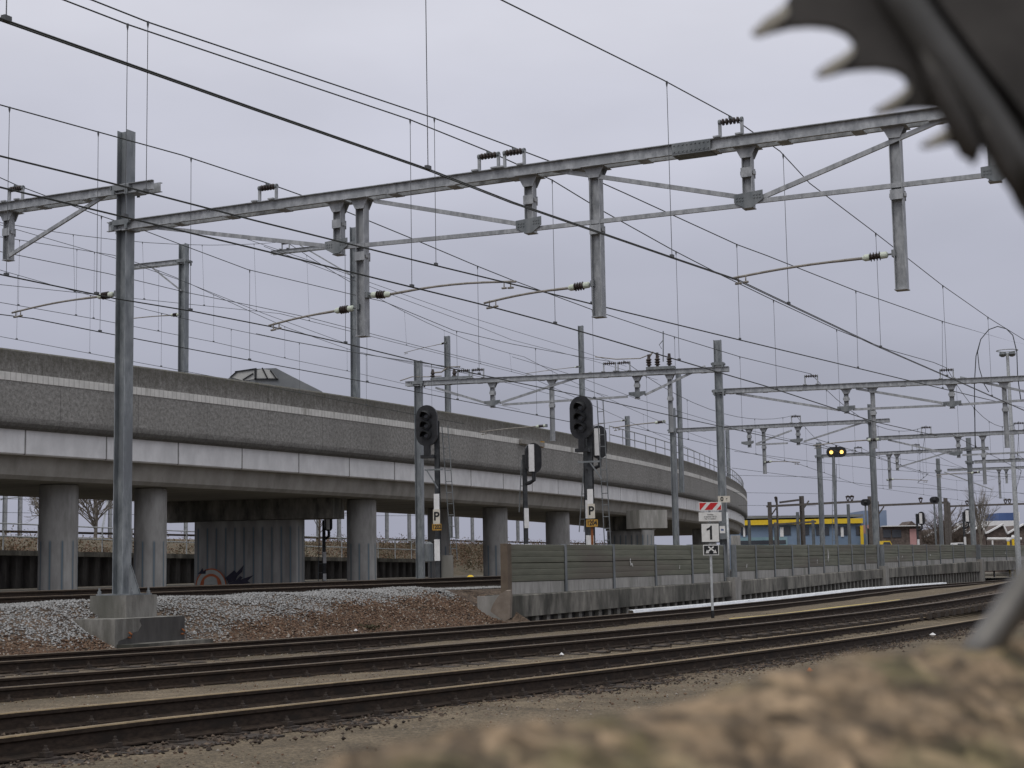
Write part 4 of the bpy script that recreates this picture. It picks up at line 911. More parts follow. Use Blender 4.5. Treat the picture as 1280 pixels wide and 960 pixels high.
y0 = np.array([0, -.06, 0])
for a, c in (((320, 462), (320, 475)), ((328, 460), (335, 474)), ((338, 463), (347, 475)), ((304, 475), (317, 467)), ((294, 465), (321, 461)), ((288, 472), (296, 465)), ((318, 474), (348, 474))): b = MB(); b.bar(Qd(*a) + y0, Qd(*c) + y0, .04, .05); b.build('glazing_bar', M['black'], root)

# ================================================================== BEHIND THE VIADUCT
WA = np.array([-27., 46, 0]); WB = np.array([-4.6, 96, 0]); wd = nz(WB - WA); wn = np.array([-wd[1], wd[0], 0])
def bt(s): return 2.28 - .011 * s
Lw = np.linalg.norm(WB - WA)
root = thing('sheet_pile_wall', 'dark corrugated sheet pile wall with a concrete coping behind the viaduct columns', 'wall', WA + UP * .6)
b = MB(); s = 0; vs = []
k = 0
while s < Lw:
    for ds, o in ((0, 0), (.28, 0), (.40, .22), (.68, .22)):
        if s + ds <= Lw: vs.append((s + ds, o))
    s += .8
for s_, o in vs: p = WA + wd * s_ + wn * o; b.v += [(p[0], p[1], .5), (p[0], p[1], bt(s_) - .02)]
b.f = [(2 * i, 2 * i + 2, 2 * i + 3, 2 * i + 1) for i in range(len(vs) - 1)]; b.m = [0] * len(b.f); b.build('sheet_pile', M['pile'], root)
b = MB(); p0 = WA + UP * (bt(0) - .02); p1 = WB + UP * (bt(Lw) - .02)
b.prism([p0 - wn * .12, p0 + wn * .4, p0 + wn * .4 + UP * .2, p0 - wn * .12 + UP * .2], p1 - p0); b.build('coping', M['concrete_stain'], root)
root = thing('railing', 'white tube railing along the top of the sheet pile wall', 'railing', WA + UP * bt(0))
for z in (.55, 1.05): b = MB(); b.tube([WA + wn * .3 + UP * (bt(0) + .18 + z), WB + wn * .3 + UP * (bt(Lw) + .18 + z)], .03, 6); b.build('rail_tube', M['galv_bright'], root)
for k in range(0, int(Lw), 2): b = MB(); p = WA + wd * k + wn * .3; b.tube([p + UP * (bt(k) + .17), p + UP * (bt(k) + 1.24)], .03, 6); b.build('upright', M['galv_bright'], root)
# embankment
b = MB(); rows = []
for s_ in np.arange(-30, Lw + 80, 5):
    p = WA + wd * s_; ss = min(max(s_, 0), Lw); z0 = bt(ss) if s_ < Lw else max(.75, bt(Lw) - .08 * (s_ - Lw))
    rows.append([p + wn * .38 + UP * (z0 + .1 if s_ < Lw else .5), p + wn * 6 + UP * (z0 + .2), p + wn * 13 + UP * 3.3, p + wn * 24 + UP * 3.4, p + wn * 300 + UP * 3.4])
b.v = [tuple(q) for r_ in rows for q in r_]; b.f = [(i * 5 + j, (i + 1) * 5 + j, (i + 1) * 5 + j + 1, i * 5 + j + 1) for i in range(len(rows) - 1) for j in range(4)]; b.m = [0] * len(b.f)
b.build('embankment', M['bank'], kind='structure')
def leaves(pts, size, name, tints, m, kind='stuff'):
    n = len(pts); pts = np.asarray(pts); A = rng.normal(size=(n, 3)); A /= np.linalg.norm(A, axis=1)[:, None]; Bv = rng.normal(size=(n, 3)); Bv -= (Bv * A).sum(1)[:, None] * A; Bv /= np.linalg.norm(Bv, axis=1)[:, None]
    s = np.asarray(size)[:, None]; V = np.stack([pts - A * s, pts + Bv * s * .45, pts + A * s, pts - Bv * s * .45], 1).reshape(-1, 3)
    me = bpy.data.meshes.new(name); me.from_pydata(V.tolist(), [], [(4 * i, 4 * i + 1, 4 * i + 2, 4 * i + 3) for i in range(n)]); me.materials.append(m)
    a = me.attributes.new('tint', 'FLOAT', 'FACE'); a.data.foreach_set('value', np.clip(tints, 0, 1))
    return me
P = []; Tn = []
for _ in range(1500):
    s_ = random.uniform(8, Lw + 60); w = random.uniform(3.5, 13); p = WA + wd * s_ + wn * w; z = .8 + (w - 1) / 12 * 2.4 if s_ > Lw else bt(min(s_, Lw)) + max(0, (w - 6) / 7) * 1.0
    r_ = random.uniform(.3, .75); tt = random.random()
    for _k in range(55): q = rng.normal(size=3) * [r_ * .55, r_ * .55, r_ * .45]; P.append(p + q + UP * (z + r_ * .35)); Tn.append(tt * .7 + random.uniform(0, .4))
me = leaves(P, rng.uniform(.03, .09, len(P)), 'brushwood', np.array(Tn), M['leaf']); o = bpy.data.objects.new('brushwood', me); COL.objects.link(o); o['kind'] = 'stuff'
def twig_tree(name, label, base, hgt, spread, n, group=None, seed=1, thick=.12, cat='tree', m='twig'):
    rd = random.Random(seed); root = thing(name, label, cat, base, group); base = np.asarray(base, float); tb = MB(); cb = MB()
    top = base + UP * hgt * .55; tb.tube([base, base + UP * hgt * .3 + np.array([.1, 0, 0]), top], [thick, thick * .75, thick * .45], 7); tb.build('trunk', M[m], root)
    def grow(p, d, L, r, k):
        q = p + d * L; cb.tube([p, (p + q) / 2 + np.array([rd.uniform(-.1, .1) * L, rd.uniform(-.1, .1) * L, 0]), q], [r, r * .8, r * .6], 4, cap=False)
        if k > 0:
            for _ in range(rd.choice((3, 3, 4))):
                e = nz(d + np.array([rd.gauss(0, .55) * spread, rd.gauss(0, .55) * spread, rd.gauss(.18, .35)])); grow(p + (q - p) * rd.uniform(.45, 1), e, L * rd.uniform(.55, .85), r * .6, k - 1)
    for i in range(n):
        a = rd.uniform(0, 6.28); h0 = rd.uniform(.2, .55); d = nz((math.cos(a) * spread, math.sin(a) * spread, rd.uniform(.6, 1.4))); grow(base + UP * hgt * h0, d, hgt * rd.uniform(.16, .26), thick * .35, 3)
    cb.build('crown', M[m], root); return root
GTR = 'bare winter trees behind the railway'
twig_tree('bare_tree', 'bare grey tree seen under the viaduct left of the broad column', (D(60, 690, 92)[0], 92, 2.2), 7.5, .9, 26, GTR, 3, m='twig_pale')
twig_tree('bare_tree', 'bare grey tree seen under the viaduct between the broad column and the near mast', (D(118, 690, 90)[0], 90, 2.2), 8, .9, 30, GTR, 4, m='twig_pale')
twig_tree('bare_shrub', 'reddish bare shrub seen under the viaduct beside the small signal', (D(398, 690, 103)[0], 103, 2.4), 5.5, .8, 14, GTR, 5, cat='shrub', thick=.08)
twig_tree('bare_tree', 'slim bare tree in front of the white shed at the right', (D(1226, 690, 150)[0], 150, .3), 8.5, .28, 16, GTR, 6, thick=.10, m='twig_pale')
for i, (px, l) in enumerate(((1160, 'dense bare bush left of the brown far mast'), (1178, 'dense bare bush behind the round signal back'), (1198, 'dense bare bush between the brown far mast and the right signal'))):
    twig_tree('bare_bush', l, (D(px, 690, 170)[0], 168 + i, .2), 7.5 - abs(i - 1) * .8, 1.1, 26, GTR, 10 + i, cat='bush')
# masts and wires of the line on the embankment
GE = 'catenary masts on the embankment under the viaduct'
for i, (px, yt, l, arm) in enumerate(((527, 600, 'pale mast on the bank seen between the left signal post and a column', 1), (512, 600, 'thin pale mast on the bank just right of a fluted column', 0), (591, 602, 'pale mast on the bank left of the middle column', 1), (572, 606, 'thin mast on the bank close to the ladder of the left signal', 0), (398, 640, 'thin mast on the bank behind the reddish shrub', 0), (137, 600, 'pale mast behind the railing just left of the nearest mast', 0), (5, 600, 'pale mast behind the railing at the left edge', 0), (24, 602, 'thin mast behind the railing just right of the left edge', 1), (232, 612, 'thin mast behind the railing left of the broad pier', 1), (424, 640, 'thin mast on the bank left of the fluted column', 0), (484, 606, 'mast on the bank close to the fluted column', 1), (648, 604, 'mast on the bank just left of the fence end signal', 1))):
    Y_ = 108 + i % 3 * 6; p = at_px(px, Y_); root = thing('distant_mast', l, 'mast', (p[0], p[1], 3.4), GE); b = MB(); b.ibeam((p[0], p[1], 3.3), (p[0], p[1], D(px, yt, Y_)[2] + 1.5), .26, .26, (0, 1, 0)); b.build('mast', M['galv'], root)
    if arm: b = MB(); z = D(px, 625, Y_)[2]; b.bar((p[0] - 3.2, p[1], z - .05), (p[0], p[1], z + .2), .07, .07); b.bar((p[0] - 1.4, p[1], z), (p[0], p[1], z + .9), .05, .05); b.build('arm', M['galv'], root)
# stay of the left mast
b = MB(); p = at_px(137, 112)
for k in (0, .28): b.tube([D(121 + k * 9, 690, 111), D(135 + k * 3, 622, 112)], .035, 6)
tag(b.build('mast_stay', M['galv_bright']), 'slanting double stay beside the pale mast seen under the viaduct', 'stay')
for i, (za, zb2, l) in enumerate(((7.9, 7.9, 'upper'), (6.9, 6.8, 'second'), (6.0, 6.0, 'third'), (5.3, 5.3, 'lowest'))):
    b = MB(); b.tube([(-60, 70, za), (-20, 92 + i * 4, za - .3), (25, 125 + i * 4, zb2)], .013, 5); tag(b.build('bank_wire', M['wire']), '%s of the faint wires over the bank seen under the viaduct' % l, 'wire', 'faint wires over the bank')
b = MB(); b.tube([WA + wd * s_ + wn * 15 + UP * 3.62 for s_ in np.arange(-20, Lw + 80, 8)], .07, 6); tag(b.build('bank_rail', M['rail']), 'dark rail running along the crest of the bank under the viaduct', 'rail')

# ================================================================== SIGNALS
def capsule(c, ex, ez, w, hgt, n=10):
    r = w / 2; pts = []
    for k in range(n + 1): t = math.pi * k / n; pts.append(c + ex * r * math.cos(t) + ez * (hgt / 2 - r + r * math.sin(t)))
    for k in range(n + 1): t = math.pi + math.pi * k / n; pts.append(c + ex * r * math.cos(t) + ez * (-(hgt / 2 - r) + r * math.sin(t)))
    return pts
def facing(px, Y): d = ray(px, 600); return nz([-d[0], -d[1], 0])
def rotv(v, a): c, s = math.cos(a), math.sin(a); return np.array([c * v[0] - s * v[1], s * v[0] + c * v[1], 0])
GS = 'black railway signals on posts'
def ladder(p0, p1, side, root, w=.3, n=None, back=None):
    b = MB(); p0 = np.asarray(p0, float); p1 = np.asarray(p1, float); s = nz(side) * w / 2
    for k in (-1, 1): b.tube([p0 + s * k, p1 + s * k], .016, 6)
    L = np.linalg.norm(p1 - p0); m = int(L / .32)
    for k in range(1, m): q = p0 + (p1 - p0) * k / m; b.tube([q - s, q + s], .012, 5)
    return b.build('ladder', M['galv_dark'], root)
def three_light(px, Y, head, post, zb, label, wpx, hpx, turn=-.35, plates=None, lad=None, bands=()):
    """front view signal: oval backboard with three hooded lamps"""
    c = D(*head, Y); f = rotv(facing(px, Y), turn); ex = np.array([-f[1], f[0], 0]); w = wpx * Y / F; hg = hpx * Y / F
    pp = at_px(post, Y + .2); root = thing('railway_signal', label, 'signal', (pp[0], pp[1], zb), GS)
    b = MB(); pts = capsule(c, ex, UP, w / max(.5, math.cos(turn)), hg); b.prism(pts, -f * .09); b.build('backboard', M['signal'], root)
    for k in (-1, 0, 1):
        q = c + UP * (-k * hg * .235) + f * .01; r = w * .27; h_ = MB()
        n = 12; vs = []
        for j in range(n + 1):
            t = math.pi * (1.08 * j / n - .04); rad = ex * r * math.cos(t) + UP * r * math.sin(t)
            vs += [q + rad, q + rad * .92 + f * (.40 - .22 * abs(math.cos(t))) - UP * .05, q + rad * .80 + f * (.39 - .22 * abs(math.cos(t))) - UP * .05, q + rad * .86]
        fs = []
        for j in range(n):
            for l in range(4): fs.append((j * 4 + l, (j + 1) * 4 + l, (j + 1) * 4 + (l + 1) % 4, j * 4 + (l + 1) % 4))
        h_.add(vs, fs); o = h_.build('hood', M['black'], root)
        l_ = MB(); l_.lathe(q, [(r * .82, 0), (r * .8, .02), (r * .4, .035)], axis=f, n=14); l_.build('lens', M['glass'], o)
    b = MB(); bt_ = c - UP * hg * .5; b.frame(bt_ - UP * .1 - f * .05, ex * .09, f * .06, UP * .16); b.frame(bt_ - UP * .30 - f * .1, ex * .2, f * .1, UP * .05); b.bar(bt_ - UP * .3 - f * .1, np.array([pp[0], pp[1], bt_[2] - .3]), .08, .08); b.build('head_bracket', M['signal'], root)
    ztop = D(post, bands[0], Y)[2]
    b = MB(); b.ibeam((pp[0], pp[1], zb), (pp[0], pp[1], ztop), .13, .13, ex); b.build('post', M['post_dark'], root)
    for y0, y1, mm in bands[1]:
        z0, z1 = D(post, y1, Y)[2], D(post, y0, Y)[2]; b = MB(); b.frame(np.array([pp[0], pp[1], (z0 + z1) / 2]) + f * .095, ex * .085, f * .006, UP * (z1 - z0) / 2); b.build('band', M[mm], root)
    if plates:
        (x, y, w_, h_), (x2, y2, w2, h2), num = plates
        q = D(x, y, Y - .05) + f * .13; b = MB(); b.frame(q, ex * w_ * Y / F / 2, f * .008, UP * h_ * Y / F / 2); o = b.build('letter_plate', M['cream'], root)
        text_mesh('P', h_ * Y / F * .82, q + f * .012, ex, UP, 'lettering', M['black'], o, bold=.01)
        q = D(x2, y2, Y - .05) + f * .13; b = MB(); b.frame(q, ex * w2 * Y / F / 2, f * .008, UP * h2 * Y / F / 2); o = b.build('number_plate', M['amber_plate'], root)
        text_mesh(num, h2 * Y / F * .95, q + f * .012, ex, UP, 'lettering', M['black'], o, bold=.006, sx=.78)
    if lad:
        (x0, y0), (x1, y1) = lad; ladder(D(x0, y0, Y + .5), D(x1, y1, Y + .35), ex, root, w=8 * Y / F)
    return root, f, ex, pp
YS1 = 47.
sg, f_, ex_, pp_ = three_light(533, YS1, (533, 532), 548, .75, 'three lamp black signal left of the fence, with a P plate on its striped post', 26, 52, bands=(525, [(617, 642, 'white'), (674, 701, 'white')]), plates=((547.5, 646, 9, 18), (548, 659, 12, 8), '1202'), lad=((568, 700), (556, 532)))
b = MB(); q = D(545, 587, YS1); b.bar(q - ex_ * .35, q + ex_ * .2, .05, .05); b.bar(q - ex_ * .3, q + ex_ * .05 - UP * .55, .03, .03); b.build('stay', M['galv_dark'], sg)
b = MB(); q = D(559, 708, YS1 + .4); b.box(q, .35, .3, .65); tag(b.build('relay_box', M['concrete']), 'small pale cabinet at the foot of the left three lamp signal', 'cabinet')
YS2 = 45.
sg2, f_, ex_, pp_ = three_light(726, YS2, (726, 522), 741, .75, 'largest three lamp black signal, above the fence with a P plate and rusty streak', 28, 55, bands=(516, [(611, 632, 'white'), (669, 690, 'white')]), plates=((741, 639, 9.5, 18), (742, 654, 15, 9), '1204'), lad=((760, 690), (750, 500)))
b = MB(); q = D(742, 676, YS2); b.frame(q + f_ * .11, ex_ * .035, f_ * .005, UP * .42); b.build('rust_streak', M['rust'], sg2)
b = MB(); q = D(741, 577, YS2); b.bar(q - ex_ * .45, q + ex_ * .2, .05, .05); b.bar(q - ex_ * .1, q + ex_ * .25 - UP * .5, .03, .03); b.build('stay', M['galv_dark'], sg2)
def side_signal(px, Y, cy, w, hgt, post, zb, label, panel=True, bands=(), lad=None, ytop=None, turn=.35, seen_white=(8, 34)):
    """signal turned away: oval board with its pale hinged rear door"""
    c = D(px, cy, Y); f = rotv(facing(px, Y), turn); ex = np.array([-f[1], f[0], 0]); pp = at_px(post, Y + .15); root = thing('railway_signal', label, 'signal', (pp[0], pp[1], zb), GS)
    W_ = w * Y / F / max(.5, math.cos(turn)); H_ = hgt * Y / F
    b = MB(); b.prism(capsule(c, ex, UP, W_, H_), -f * .08); b.build('backboard', M['signal'], root)
    if panel:
        b = MB(); q = c + f * .03 - ex * W_ * .16; b.frame(q, ex * seen_white[0] * Y / F / 2 * .85, f * .025, UP * seen_white[1] * Y / F / 2); b.build('rear_door', M['white'], root)
    b = MB(); q = c - UP * H_ * .5; b.tube([q, q - UP * .2, q - UP * .28 + np.array([pp[0] - q[0], pp[1] - q[1], 0]) * .5, np.array([pp[0], pp[1], q[2] - .3])], .06, 8); b.build('head_bracket', M['signal'], root)
    zt_ = D(post, ytop if ytop else cy - hgt * .3, Y)[2]; b = MB(); b.ibeam((pp[0], pp[1], zb), (pp[0], pp[1], zt_), .11, .11, ex); b.build('post', M['post_dark'], root)
    for y0, y1 in bands:
        z0, z1 = D(post, y1, Y)[2], D(post, y0, Y)[2]; b = MB(); b.frame(np.array([pp[0], pp[1], (z0 + z1) / 2]) + f * .08, ex * .07, f * .006, UP * (z1 - z0) / 2); b.build('band', M['white'], root)
    if lad: ladder(D(*lad[0], Y + .4), D(*lad[1], Y + .3), ex, root, w=6.5 * Y / F)
    return root, f, ex
side_signal(667, 47, 572.5, 20, 38, 658, .75, 'small dark signal with a white rear door at the left end of the fence', bands=((635, 660), (680, 690)), lad=((652, 640), (655, 575)), ytop=568)
side_signal(749, 46.2, 552.5, 19, 42, 735, .75, 'dark signal with a white rear door half hidden behind the largest signal', bands=((625, 648), (669, 690)), lad=((727, 665), (734, 570)), ytop=545)
side_signal(411, 66, 654, 9, 20, 405, .75, 'small signal seen under the viaduct between pier and column', bands=((690, 704), (717, 726)), lad=((401, 727), (402, 660)), ytop=650, seen_white=(5, 16))
side_signal(1152, 98, 648, 8, 17, 1148.5, .6, 'slim signal with a bright white door above the fence by the brick house', bands=((674, 690),), ytop=642, seen_white=(4, 13))
side_signal(1210, 100, 645, 8, 18, 1207, .6, 'slim signal with a bright white door beside the right mast of the fourth gantry', bands=((671, 690),), ytop=640, seen_white=(4.5, 14))
for px, cy, l, Y in ((1168, 625, 'round dark signal back on a thin post in front of the bare bushes', 105), (1082, 628, 'round dark signal back on a thin post beside the step mast', 100)):
    c = D(px, cy, Y); root = thing('railway_signal', l, 'signal', (c[0], c[1], .6), GS); f = facing(px, Y); ex = np.array([-f[1], f[0], 0]); b = MB(); b.prism(capsule(c, UP, ex, .42, .62), -f * .1); b.build('backboard', M['signal'], root); b = MB(); b.tube([(c[0], c[1] + .1, .5), (c[0], c[1] + .1, c[2])], .06, 6); b.build('post', M['galv_dark'], root)
    b = MB(); b.lathe(c + f * .05, [(.1, -.02), (.1, .05), (.05, .08)], axis=f, n=10); b.build('lamp_housing', M['black'], root)
# lit twin lamp signal
Y = 88.; c = D(1045.5, 565, Y); f = facing(1045, Y); ex = np.array([-f[1], f[0], 0]); pb_ = at_px(1047, Y + .1)
root = thing('railway_signal', 'signal on a tall post with two glowing amber lamps side by side', 'signal', (pb_[0], pb_[1], .6), GS)
b = MB(); b.prism(capsule(c, UP, ex, 13 * Y / F, 25 * Y / F), -f * .1); b.lathe(c + UP * .27 - f * .05, [(.05, 0), (.05, .1)], n=8); b.build('backboard', M['signal'], root)
for k in (-1, 1):
    q = c + ex * k * .28 + f * .01 - UP * .01; o = MB(); o.lathe(q, [(.10, 0), (.10, .03), (.05, .05)], axis=f, n=14); o.build('lamp', M['lamp'], root)
    h_ = MB(); vs = []
    for j in range(11): t = math.pi * j / 10; rad = ex * .14 * math.cos(t) + UP * .14 * math.sin(t); vs += [q + rad, q + rad + f * .18, q + rad * .88 + f * .18, q + rad * .88]
    h_.add(vs, [(j * 4 + l, (j + 1) * 4 + l, (j + 1) * 4 + (l + 1) % 4, j * 4 + (l + 1) % 4) for j in range(10) for l in range(4)]); h_.build('hood', M['black'], root)
b = MB(); b.tube([(pb_[0], pb_[1], .5), (pb_[0], pb_[1], c[2] - .25)], .085, 10); b.build('post', M['galv_dark'], root)
ladder(D(1043, 690, Y + .3), D(1043, 580, Y + .3), ex, root, w=.22)

# ---- sign post with the number 1
p = PZ(891, 773, -.17); Y = p[1]; f = rotv(facing(889, Y), .25); ex = np.array([-f[1], f[0], 0])
root = thing('sign_post', 'sign post with a red striped board, number 1 plate and crossed arrows plate', 'sign', (p[0], p[1], -.2))
lean = np.array([D(887, 620, Y)[0] - p[0], 0, 0])
b = MB(); zt_ = D(888, 628, Y)[2]; b.tube([(p[0], p[1], -.3), (p[0] - .0, p[1], zt_)], .034, 10); b.build('post', M['galv_bright'], root)
b = MB(); b.tube([(p[0], p[1], -.3), (p[0], p[1], .03)], .045, 10); b.build('post_sleeve', M['black'], root)
def plate(x, y, w, hgt, mm, name, back=None):
    q = D(x, y, Y) + f * .06; W_ = w * Y / F; H_ = hgt * Y / F
    b = MB(); b.frame(q, ex * W_ / 2, f * .008, UP * H_ / 2); o = b.build(name, M[back or mm], root)
    if back: b = MB(); b.frame(q + f * .011, ex * (W_ / 2 - .022), f * .004, UP * (H_ / 2 - .022)); b.build('plate_face', M[mm], o)
    return q, W_, H_, o
q, W_, H_, o = plate(887, 633, 29, 10.5, 'sign_white', 'striped_board')
b = MB(); m_ = .018; xs = (W_ / 2 - m_); hs = H_ / 2 - m_
for a0, a1 in ((-1.0, -.98), ):
    pass
sl = 2 * hs * .9
def clipq(x0, x1):
    # slanted stripe from bottom x0..x1, leaning right, clipped to the board
    P_ = [(x0, -hs), (x1, -hs), (x1 + sl, hs), (x0 + sl, hs)]; out = []
    def clip(poly, sgn, lim):
        res = []
        for i in range(len(poly)):
            a, c = poly[i], poly[(i + 1) % len(poly)]; ia, ic = sgn * a[0] <= lim, sgn * c[0] <= lim
            if ia: res.append(a)
            if ia != ic: t = (lim / sgn - a[0]) / (c[0] - a[0]); res.append((lim / sgn, a[1] + t * (c[1] - a[1])))
        return res
    return clip(clip(P_, 1, xs), -1, xs)
for x0, x1 in ((-xs - sl, -xs + .02), (-xs + .13, -xs + .33), (-xs + .45, xs + .1)):
    pl = clipq(x0, x1)
    if len(pl) >= 3: b.prism([q + f * .009 + ex * i + UP * j for i, j in pl], f * .003)
b.build('red_stripe', M['red'], o)
q, W_, H_, o = plate(887, 646, 29, 11, 'sign_white', 'text_plate')
for k, t in enumerate(('Vertrekken', 'na opdracht Trdl CA', 'Post T3 Amersfoort')): text_mesh(t, .05 if k != 1 else .055, q + f * .011 + UP * (.055 - .055 * k), ex, UP, 'lettering', M['black'], o, sx=.72, bold=.001)
q, W_, H_, o = plate(887, 666, 24, 24.5, 'sign_white', 'number_plate', back='black')
b = MB(); k_ = H_ / 24.5; b.prism([q + f * .016 + (ex * i + UP * j) * k_ for i, j in ((-.6, -8.6), (2.2, -8.6), (2.2, 8.8), (.4, 8.8), (-.6, 7.0), (-4.6, 5.0), (-4.6, 2.6), (-.6, 4.0))], f * .003); b.build('numeral', M['black'], o)
q, W_, H_, o = plate(888, 687.5, 20, 13, 'black', 'arrow_plate', back='sign_white')
b = MB(); g = f * .017
for k in (-1, 1):
    b.bar(q + g + ex * -k * .07 + UP * .085, q + g + ex * k * .10 - UP * .05, .006, .034, up=nz(np.cross(f, nz(ex * k * .17 - UP * .135))))
    tip_ = q + g + ex * k * .15 - UP * .085; dv_ = nz(ex * k * .17 - UP * .12); pv = np.cross(f, dv_); b.prism([tip_, tip_ - dv_ * .085 + pv * .055, tip_ - dv_ * .085 - pv * .055][::1], f * .003)
b.build('crossed_arrows', M['sign_white'], o)
# plates on the mast beside it
pm_ = G2(901, 623); fm = rotv(facing(905, 55), .1); exm = np.array([-fm[1], fm[0], 0]); q = D(905, 624, 54.6)
b = MB(); b.frame(q, exm * 15 * 54.6 / F / 2, fm * .008, UP * 8 * 54.6 / F / 2); pl_ = b.build('mast_plate', M['cream'], None); tag(pl_, 'cream plate reading 06 fixed across the mast at the fence gap', 'plate')
text_mesh('0', .20, q + fm * .011 - exm * .07, exm, UP, 'lettering', M['black'], pl_, bold=.008); text_mesh('6', .14, q + fm * .011 + exm * .09 - UP * .02, exm, UP, 'lettering', M['black'], pl_, bold=.006)
q = D(903, 664, 54.5); b = MB(); b.frame(q + np.array([.05, .15, 0]), exm * .2, fm * .13, UP * .27); bx = b.build('mast_box', M['galv_dark']); tag(bx, 'grey box on the mast at the fence gap with a small white plate', 'box')
q = D(903, 662, 54.1); b = MB(); b.frame(q, exm * .09, fm * .006, UP * .12); o = b.build('small_plate', M['sign_white'], bx); text_mesh('m', .11, q + fm * .009, exm, UP, 'lettering', M['blue_deep'], o, bold=.008)
b = MB(); b.tube([D(909, 640, 54.4), D(912, 727, 54.4)], .04, 8); tag(b.build('cable_duct', M['galv_bright'], smooth=True), 'pale cable duct running down the mast at the fence gap', 'duct')
# mast-mounted bin on second gantry left mast
c = D(536, 690, 57.2); b = MB(); b.lathe(c, [(.1, -.35), (.16, -.33), (.16, .28), (.1, .33), (.05, .36)], n=12); tag(b.build('weight_can', M['galv_dark']), 'dark cylinder hanging on the left mast of the second gantry', 'cylinder')
c = D(588, 714, 53); b = MB(); b.lathe((c[0], c[1], .7), [(.1, 0), (.1, .16), (.12, .17), (.12, .26), (.05, .32)], n=12); tag(b.build('ground_marker', M['yellow']), 'small yellow marker post beside the raised track near a column', 'marker')

# ================================================================== FAR RIGHT BACKGROUND
GO = 'old brown gantries of the far yard'
def old_gantry(px0, px1, y0, y1, Y, label, drops=(), thin=False):
    a = at_px(px0, Y); c = at_px(px1, Y - 2); G = Plane(a, c - a); root = thing('old_gantry', label, 'gantry', (a[0], a[1], .5), GO)
    for px, y in ((px0, y0), (px1, y1)): p_ = G(px, y); b = MB(); b.ibeam((p_[0], p_[1], .4), (p_[0], p_[1], p_[2] + .35), .12 if thin and px == px1 else .30, .12 if thin and px == px1 else .30, G.d, tf=.03); b.build('post', M['brown_steel'], root)
    pa, pb = G(px0 - 4, y0), G(px1 + 4, y1); b = MB(); b.bar(pa, pb, .16, .17); b.build('beam', M['brown_steel'], root)
    for k in (-1,): b = MB(); b.bar(G(px0, y0 + 14), G(px0 + 9, y0 + 1), .1, .1); b.build('brace', M['brown_steel'], root)
    for px in drops:
        y = y0 + (y1 - y0) * (px - px0) / (px1 - px0); q = G(px, y); b = MB(); b.tube([q, q + UP * .45 - G.d * .15, q + UP * .45 + G.d * .15, q], .05, 6); b.lathe(q + UP * .35, [(.06, 0), (.14, .06), (.14, .12), (.05, .18)], n=8); b.build('insulator', M['ins_dark'], root)
    return root
old_gantry(962, 1087, 633, 626, 128, 'brown gantry in front of the blue building, resting on the dark left post', (1060, 1065))
old_gantry(1002, 971, 625, 628, 140, 'short brown gantry with a braced post before the yellow fascia', (970,), thin=True)
old_gantry(1096, 1182, 632, 628, 132, 'dark beam gantry in front of the brick house', (1151,))
old_gantry(1186, 1300, 633, 629, 150, 'pale far gantry behind the right signal', (1209, 1257, 1262))
for i, (px, yt) in enumerate(((938, 650), (971, 653), (1018, 650), (1063, 630), (999, 640))):
    p_ = at_px(px, 120); b = MB(); b.ibeam((p_[0], p_[1], .4), (p_[0], p_[1], D(px, yt, 120)[2]), .2, .2, (0, 1, 0)); l = ['beside the last viaduct column', 'at the left end of the thin low beam', 'at the right end of the thin low beam', 'carrying a bracket before the right end of the yellow fascia', 'next to the braced brown post'][i]
    tag(b.build('yard_post', M['galv_dark']), 'thin grey yard post ' + l, 'post', 'thin yard posts before the blue building')
b = MB(); b.bar(D(965, 656, 119), D(1020, 652, 119), .12, .14); tag(b.build('low_beam', M['brown_steel']), 'thin low beam between two yard posts in front of the blue windows', 'beam')
def qbox(px0, px1, y0, Y, depth, zb=.0):   # building block whose front face spans px0..px1 with top y0
    a = D(px0, y0, Y); c = D(px1, y0, Y); zt_ = (a[2] + c[2]) / 2; return np.array([(a[0] + c[0]) / 2, Y + depth / 2, (zt_ + zb) / 2]), c[0] - a[0], depth, zt_ - zb
def fr(px0, px1, y0, y1, Y, name, m, parent, off=.06, th=.05):
    a = D(px0, y1, Y); c = D(px1, y0, Y); b = MB(); b.frame(((a[0] + c[0]) / 2, Y - off, (a[2] + c[2]) / 2), ((c[0] - a[0]) / 2, 0, 0), (0, th / 2, 0), (0, 0, (c[2] - a[2]) / 2)); return b.build(name, M[m], parent)
YB = 165
c, sx, sy, sz = qbox(915, 1076, 650, YB, 8); root = thing('depot_building', 'long blue building with a yellow fascia above the fence', 'building', (c[0], c[1], 0))
b = MB(); b.box(c, sx, sy, sz); b.build('wall', M['blue'], root); fr(912, 1077, 648, 657, YB, 'fascia', 'yellow', root, off=.3, th=.5)
c2_, sx2, sy2, sz2 = qbox(913, 1079, 646, YB + .3, 8.2); b = MB(); b.box((c2_[0], c2_[1], c2_[2] * 2 + .02), sx2, sy2, .25); b.build('roof', M['roof_grey'], root)
for a0, a1 in ((926, 934), (978, 988), (1004, 1011), (1020, 1029), (1031, 1036), (1045, 1052), (1055, 1061), (1070, 1076)): fr(a0, a1, 658, 669, YB, 'window', 'glass', root)
for a0, a1 in ((929, 931), (975, 979), (1051, 1054)): fr(a0, a1, 659, 671, YB, 'pale_panel', 'white', root, off=.1)
fr(922, 984, 671, 690, YB, 'lower_band', 'teal', root, off=.05); fr(925, 982, 675, 681, YB, 'window', 'glass', root, off=.1); fr(1075.5, 1078, 657, 690, YB, 'corner_post', 'yellow', root, off=.35)
